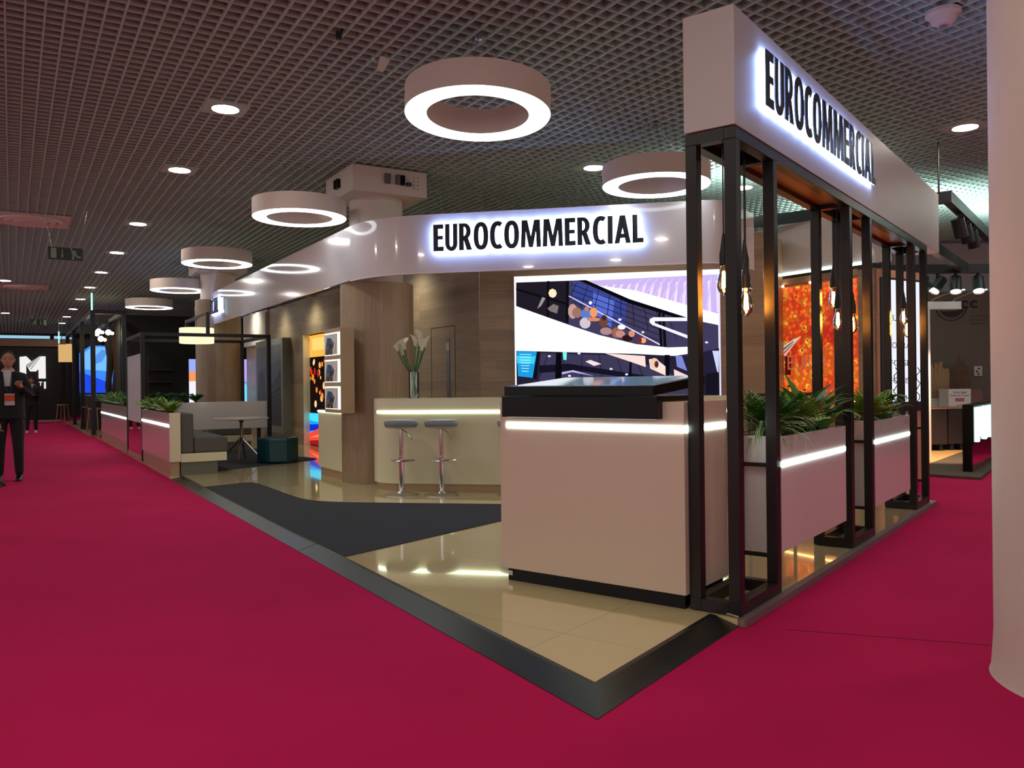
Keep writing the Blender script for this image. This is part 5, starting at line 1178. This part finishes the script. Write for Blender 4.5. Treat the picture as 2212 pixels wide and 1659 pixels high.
# ================================================================== WALL WASHERS under the fascia
for x_, y_, tg, lb in [(*at(Lw(.9), -.55, V), (*at(Lw(.9), 0, V), 2.2), 'nearest the brochure holder'), (*at(Lw(-1.4), -.55, V), (*at(Lw(-1.4), 0, V), 2.2), 'farther along the left wall'), (*at(Lw(6.2), -.6, V), (*at(Lw(6.2), 0, V), 2.2), 'behind the bar column'), (*at(Lw(-3.8), -.6, V), (*at(Lw(-3.8), 0, V), 2.9), 'before the white header')]:
    root = thing('wall_washer', 'small recessed wall light over the oak wall '+lb, 'lamp', (x_, y_, 3.22), 'small lights washing the oak wall')
    mb = MB(); mb.lathe((x_, y_), [(.05, 3.22), (.05, 3.3), (.0001, 3.3)], 12); mb.build('housing', 'steel', root)
    mb = MB(); mb.tube([(x_, y_, 3.27), (tg[0], tg[1], 3.27)], .012, 6); mb.build('arm', 'steel', root)
    spot((x_, y_, 3.2), tg, 46, (.95, 1, .80), 120, 1, .15)

# ================================================================== PEOPLE
def skin_mesh(V_, E_, R_, rootv=0, sub=1):
    me = bpy.data.meshes.new('tmp'); me.from_pydata(V_, E_, []); o = bpy.data.objects.new('tmp', me); COL.objects.link(o)
    m_ = o.modifiers.new('skin', 'SKIN'); m_.use_smooth_shade = True
    if not me.skin_vertices: return None
    for i, r in enumerate(R_): me.skin_vertices[0].data[i].radius = r if isinstance(r, tuple) else (r, r)
    me.skin_vertices[0].data[rootv].use_root = True
    s = o.modifiers.new('sub', 'SUBSURF'); s.levels = sub; s.render_levels = sub
    bpy.context.view_layer.update(); dg = bpy.context.evaluated_depsgraph_get()
    m2 = bpy.data.meshes.new_from_object(o.evaluated_get(dg)); vs = [tuple(v.co) for v in m2.vertices]; fs = [tuple(p.vertices) for p in m2.polygons]
    bpy.data.objects.remove(o); return vs, fs
def person(x, y, yaw, label, hgt=1.78, head_pitch=0, head_yaw=0, arms=None, shoe='shoe', glasses=False, badge=False, phone=False, stance=.11):
    root = thing('person', label, 'person', (0, 0, 0)); s = hgt/1.78
    arms = arms or {}
    el_l, wr_l = arms.get('l', ((.24, 0, 1.13), (.25, -.06, .88))); el_r, wr_r = arms.get('r', ((-.24, 0, 1.13), (-.25, -.06, .88)))
    Vv = [(0, 0, .96), (0, .0, 1.12), (0, .0, 1.30), (0, .01, 1.43), (0, .005, 1.52), (0, -.01, 1.58),
          (.17, .01, 1.42), el_l, wr_l, (-.17, .01, 1.42), el_r, wr_r,
          (.10, 0, .88), (stance, -.01, .50), (stance+.01, .02, .045), (-.10, 0, .88), (-stance, -.01, .50), (-stance-.01, .02, .045)]
    E_ = [(0, 1), (1, 2), (2, 3), (3, 4), (4, 5), (3, 6), (6, 7), (7, 8), (3, 9), (9, 10), (10, 11), (0, 12), (12, 13), (13, 14), (0, 15), (15, 16), (16, 17)]
    R_ = [(.17, .13), (.165, .12), (.19, .135), (.13, .10), .062, .06, .075, .052, .034, .075, .052, .034, .11, .075, .055, .11, .075, .055]
    vs, fs = skin_mesh(Vv, E_, R_)
    mb = MB(); mb.add(vs, fs, 0)
    for i, f in enumerate(fs):
        cz = sum(vs[k][2] for k in f)/len(f); cx = sum(vs[k][0] for k in f)/len(f)
        if cz > 1.49 and abs(cx) < .1: mb.m[i] = 1
    # head: shaped ellipsoid with brow, nose, cheeks, chin
    hc = Vector((0, -.02, 1.665)); n = 18; hv = []
    Rm = Matrix.Rotation(head_yaw, 3, 'Z') @ Matrix.Rotation(head_pitch, 3, 'X'); piv = Vector((0, .01, 1.57))
    def H(p): return piv+Rm @ (Vector(p)-piv)
    for i in range(n+1):
        th = math.pi*i/n; zz = math.cos(th)
        for k in range(2*n):
            ph = math.pi*k/n; a = math.sin(th)
            wx = .076*(1-.16*max(0, -zz)); wy = .098*(1-.06*max(0, -zz)); px_, py_, pz_ = wx*a*math.cos(ph), wy*a*math.sin(ph), .118*zz
            fr = max(0, -math.sin(ph))
            nose = math.exp(-((px_/.014)**2+((pz_+.012)/.028)**2))*.024*fr; eye = -math.exp(-(((abs(px_)-.031)/.016)**2+((pz_-.012)/.012)**2))*.008*fr; chin = math.exp(-((px_/.025)**2+((pz_+.088)/.02)**2))*.010*fr
            hv.append(H((hc.x+px_, hc.y+py_-nose-eye-chin, hc.z+pz_)))
    hf = [(i*2*n+k, (i+1)*2*n+k, (i+1)*2*n+(k+1) % (2*n), i*2*n+(k+1) % (2*n)) for i in range(n) for k in range(2*n)]
    mb.add(hv, hf, 1)
    for sg in (-1, 1):
        c = H((sg*.078, -.01, 1.66)); mb.ell(c, (.010, .018, .032), 6, 1)
    def hand(wr, el, sg, curl=.8):
        w_ = Vector(wr); d = (w_-Vector(el)).normalized(); side = d.cross(Vector((0, -1, .2))).normalized(); nrm = side.cross(d).normalized()
        mb.tube([w_-d*.02, w_+d*.03, w_+d*.09], [.026, .036, .036], 10, 1)
        for q in range(4):
            b = w_+d*.085+side*(q-1.5)*.019; l = (.065, .075, .07, .055)[q]
            mb.tube([b, b+d*l*.45+nrm*.008, b+d*l*.7+nrm*.03*curl, b+d*l*.72+nrm*.055*curl], [.0095, .009, .0085, .006], 6, 1)
        b = w_+d*.03+side*.035*sg; mb.tube([b, b+d*.03+side*.02*sg+nrm*.01, b+d*.06+side*.015*sg+nrm*.02], [.012, .011, .007], 6, 1)
    hand(wr_l, el_l, 1); hand(wr_r, el_r, -1)
    T = Matrix.Translation((x, y, 0)) @ Matrix.Rotation(yaw, 4, 'Z') @ Matrix.Scale(s, 4)
    def tr(m_): m_.v = [tuple(T @ Vector(p)) for p in m_.v]; return m_
    root.location = (x, y, 0)
    tr(mb).build('body', ['suit', 'skin'], root, smooth=True)
    # jacket skirt and lapel
    mb = MB(); n = 20; rows = [(1.40, .175, .12), (1.30, .205, .145), (1.15, .19, .135), (1.0, .195, .14), (.86, .205, .145)]
    for z_, a, b in rows: mb.v += [(a*math.cos(6.2832*k/n), b*math.sin(6.2832*k/n), z_) for k in range(n)]
    mb.f = [(i*n+k, i*n+(k+1) % n, (i+1)*n+(k+1) % n, (i+1)*n+k) for i in range(4) for k in range(n)]; mb.m = [0]*len(mb.f); tr(mb).build('jacket', 'suit', root, smooth=True)
    mb = MB(); mb.add([(-.035, -.150, 1.30), (.035, -.150, 1.30), (.045, -.118, 1.46), (-.045, -.118, 1.46), (-.05, -.09, 1.52), (.05, -.09, 1.52)], [(0, 1, 2, 3), (3, 2, 5, 4)]); tr(mb).build('shirt', 'shirt', root)
    mb = MB(); mb.tube([(.066*math.cos(a), -.0+.062*math.sin(a), 1.515+.01*math.sin(a)) for a in [6.2832*k/16 for k in range(17)]], .016, 6); tr(mb).build('collar', 'shirt', root, smooth=True)
    # hair
    mb = MB(); hvv = []; m_ = 12; k0 = len(mb.v)
    for i in range(8):
        th = math.pi*.56*i/7
        for k in range(24):
            ph = 6.2832*k/24; fr = max(0, -math.sin(ph)); th2 = th*(1-.62*fr); hvv.append(H((hc.x+.082*math.sin(th2)*math.cos(ph), hc.y+.006+.104*math.sin(th2)*math.sin(ph), hc.z+.006+.125*math.cos(th2))))
    mb.add(hvv, [(i*24+k, i*24+(k+1) % 24, (i+1)*24+(k+1) % 24, (i+1)*24+k) for i in range(7) for k in range(24)]); tr(mb).build('hair', 'hair', root, smooth=True)
    for sg in (-1, 1):
        cx = sg*(stance+.01); mb = MB()
        vs_ = []; prof = [(.09, .035, .07), (.04, .045, .095), (-.03, .045, .08), (-.10, .05, .055), (-.16, .045, .045), (-.19, .02, .03)]
        for yy, w_, h_ in prof: vs_ += [(cx-w_, yy, .002), (cx+w_, yy, .002), (cx+w_*.7, yy, h_), (cx-w_*.7, yy, h_)]
        fs_ = [(i*4+k, i*4+(k+1) % 4, (i+1)*4+(k+1) % 4, (i+1)*4+k) for i in range(5) for k in range(4)]+[(3, 2, 1, 0), (20, 21, 22, 23)]
        mb.add(vs_, fs_); mb = tr(mb); mb.build('shoe', shoe, root, bevel=.012*s)
    if glasses:
        mb = MB()
        for sg in (-1, 1):
            mb.tube([H((sg*.033+.024*math.cos(a), -.118, 1.678+.017*math.sin(a))) for a in [6.2832*k/12 for k in range(13)]], .0022, 5); mb.tube([H((sg*.057, -.116, 1.68)), H((sg*.08, .0, 1.675))], .0022, 5)
        mb.tube([H((-.01, -.12, 1.68)), H((.01, -.12, 1.68))], .0022, 5); tr(mb).build('glasses', 'black', root)
    if badge:
        mb = MB(); mb.tube([(-.05, -.10, 1.50), (-.03, -.155, 1.32), (.03, -.16, 1.18), (.05, -.155, 1.32), (.05, -.10, 1.50)], .005, 5); tr(mb).build('lanyard', mat('lanyard_grey', srgb(90, 90, 100), .7), root)
        r2 = MB(); r2.add([(-.03, -.165, 1.04), (.09, -.165, 1.04), (.09, -.168, 1.20), (-.03, -.168, 1.20)], [(0, 1, 2, 3)]); r2.add([(-.03, -.169, 1.10), (.09, -.169, 1.10), (.09, -.172, 1.18), (-.03, -.172, 1.18)], [(0, 1, 2, 3)], 1); tr(r2).build('badge', ['shirt', 'orange'], root, label='white and orange name badge')
    if phone:
        mb = MB(); c = Vector(wr_l)*.5+Vector(wr_r)*.5; mb.abox(c.x-.035, c.y-.10, c.z+.0, c.x+.035, c.y-.09, c.z+.13); o = tr(mb).build('phone', 'black', None, loc=(x, y, 1)); tag(o, 'dark phone held in both hands by the person in white shoes', 'phone')
    return root
aim = math.atan2(7.0, 12.0)
person(-7.47, 12.22, .45, 'person in a dark suit and glasses with an orange badge standing at the left edge', 1.92, 0, .1, {'l': ((.27, -.03, 1.17), (.17, -.27, 1.30)), 'r': ((-.26, 0, 1.15), (-.24, -.12, .93))}, glasses=True, badge=True)
person(-15.0, 25.7, .5, 'person in black with white shoes looking down at a phone in the aisle', 1.76, .45, 0, {'l': ((.25, -.05, 1.14), (.07, -.30, 1.20)), 'r': ((-.25, -.05, 1.14), (-.07, -.30, 1.20))}, shoe='shoe_w', phone=True)
person(-7.30, 11.45, 1.9, 'person in a dark suit mostly beyond the left edge, one shoe tip in view', 1.8)
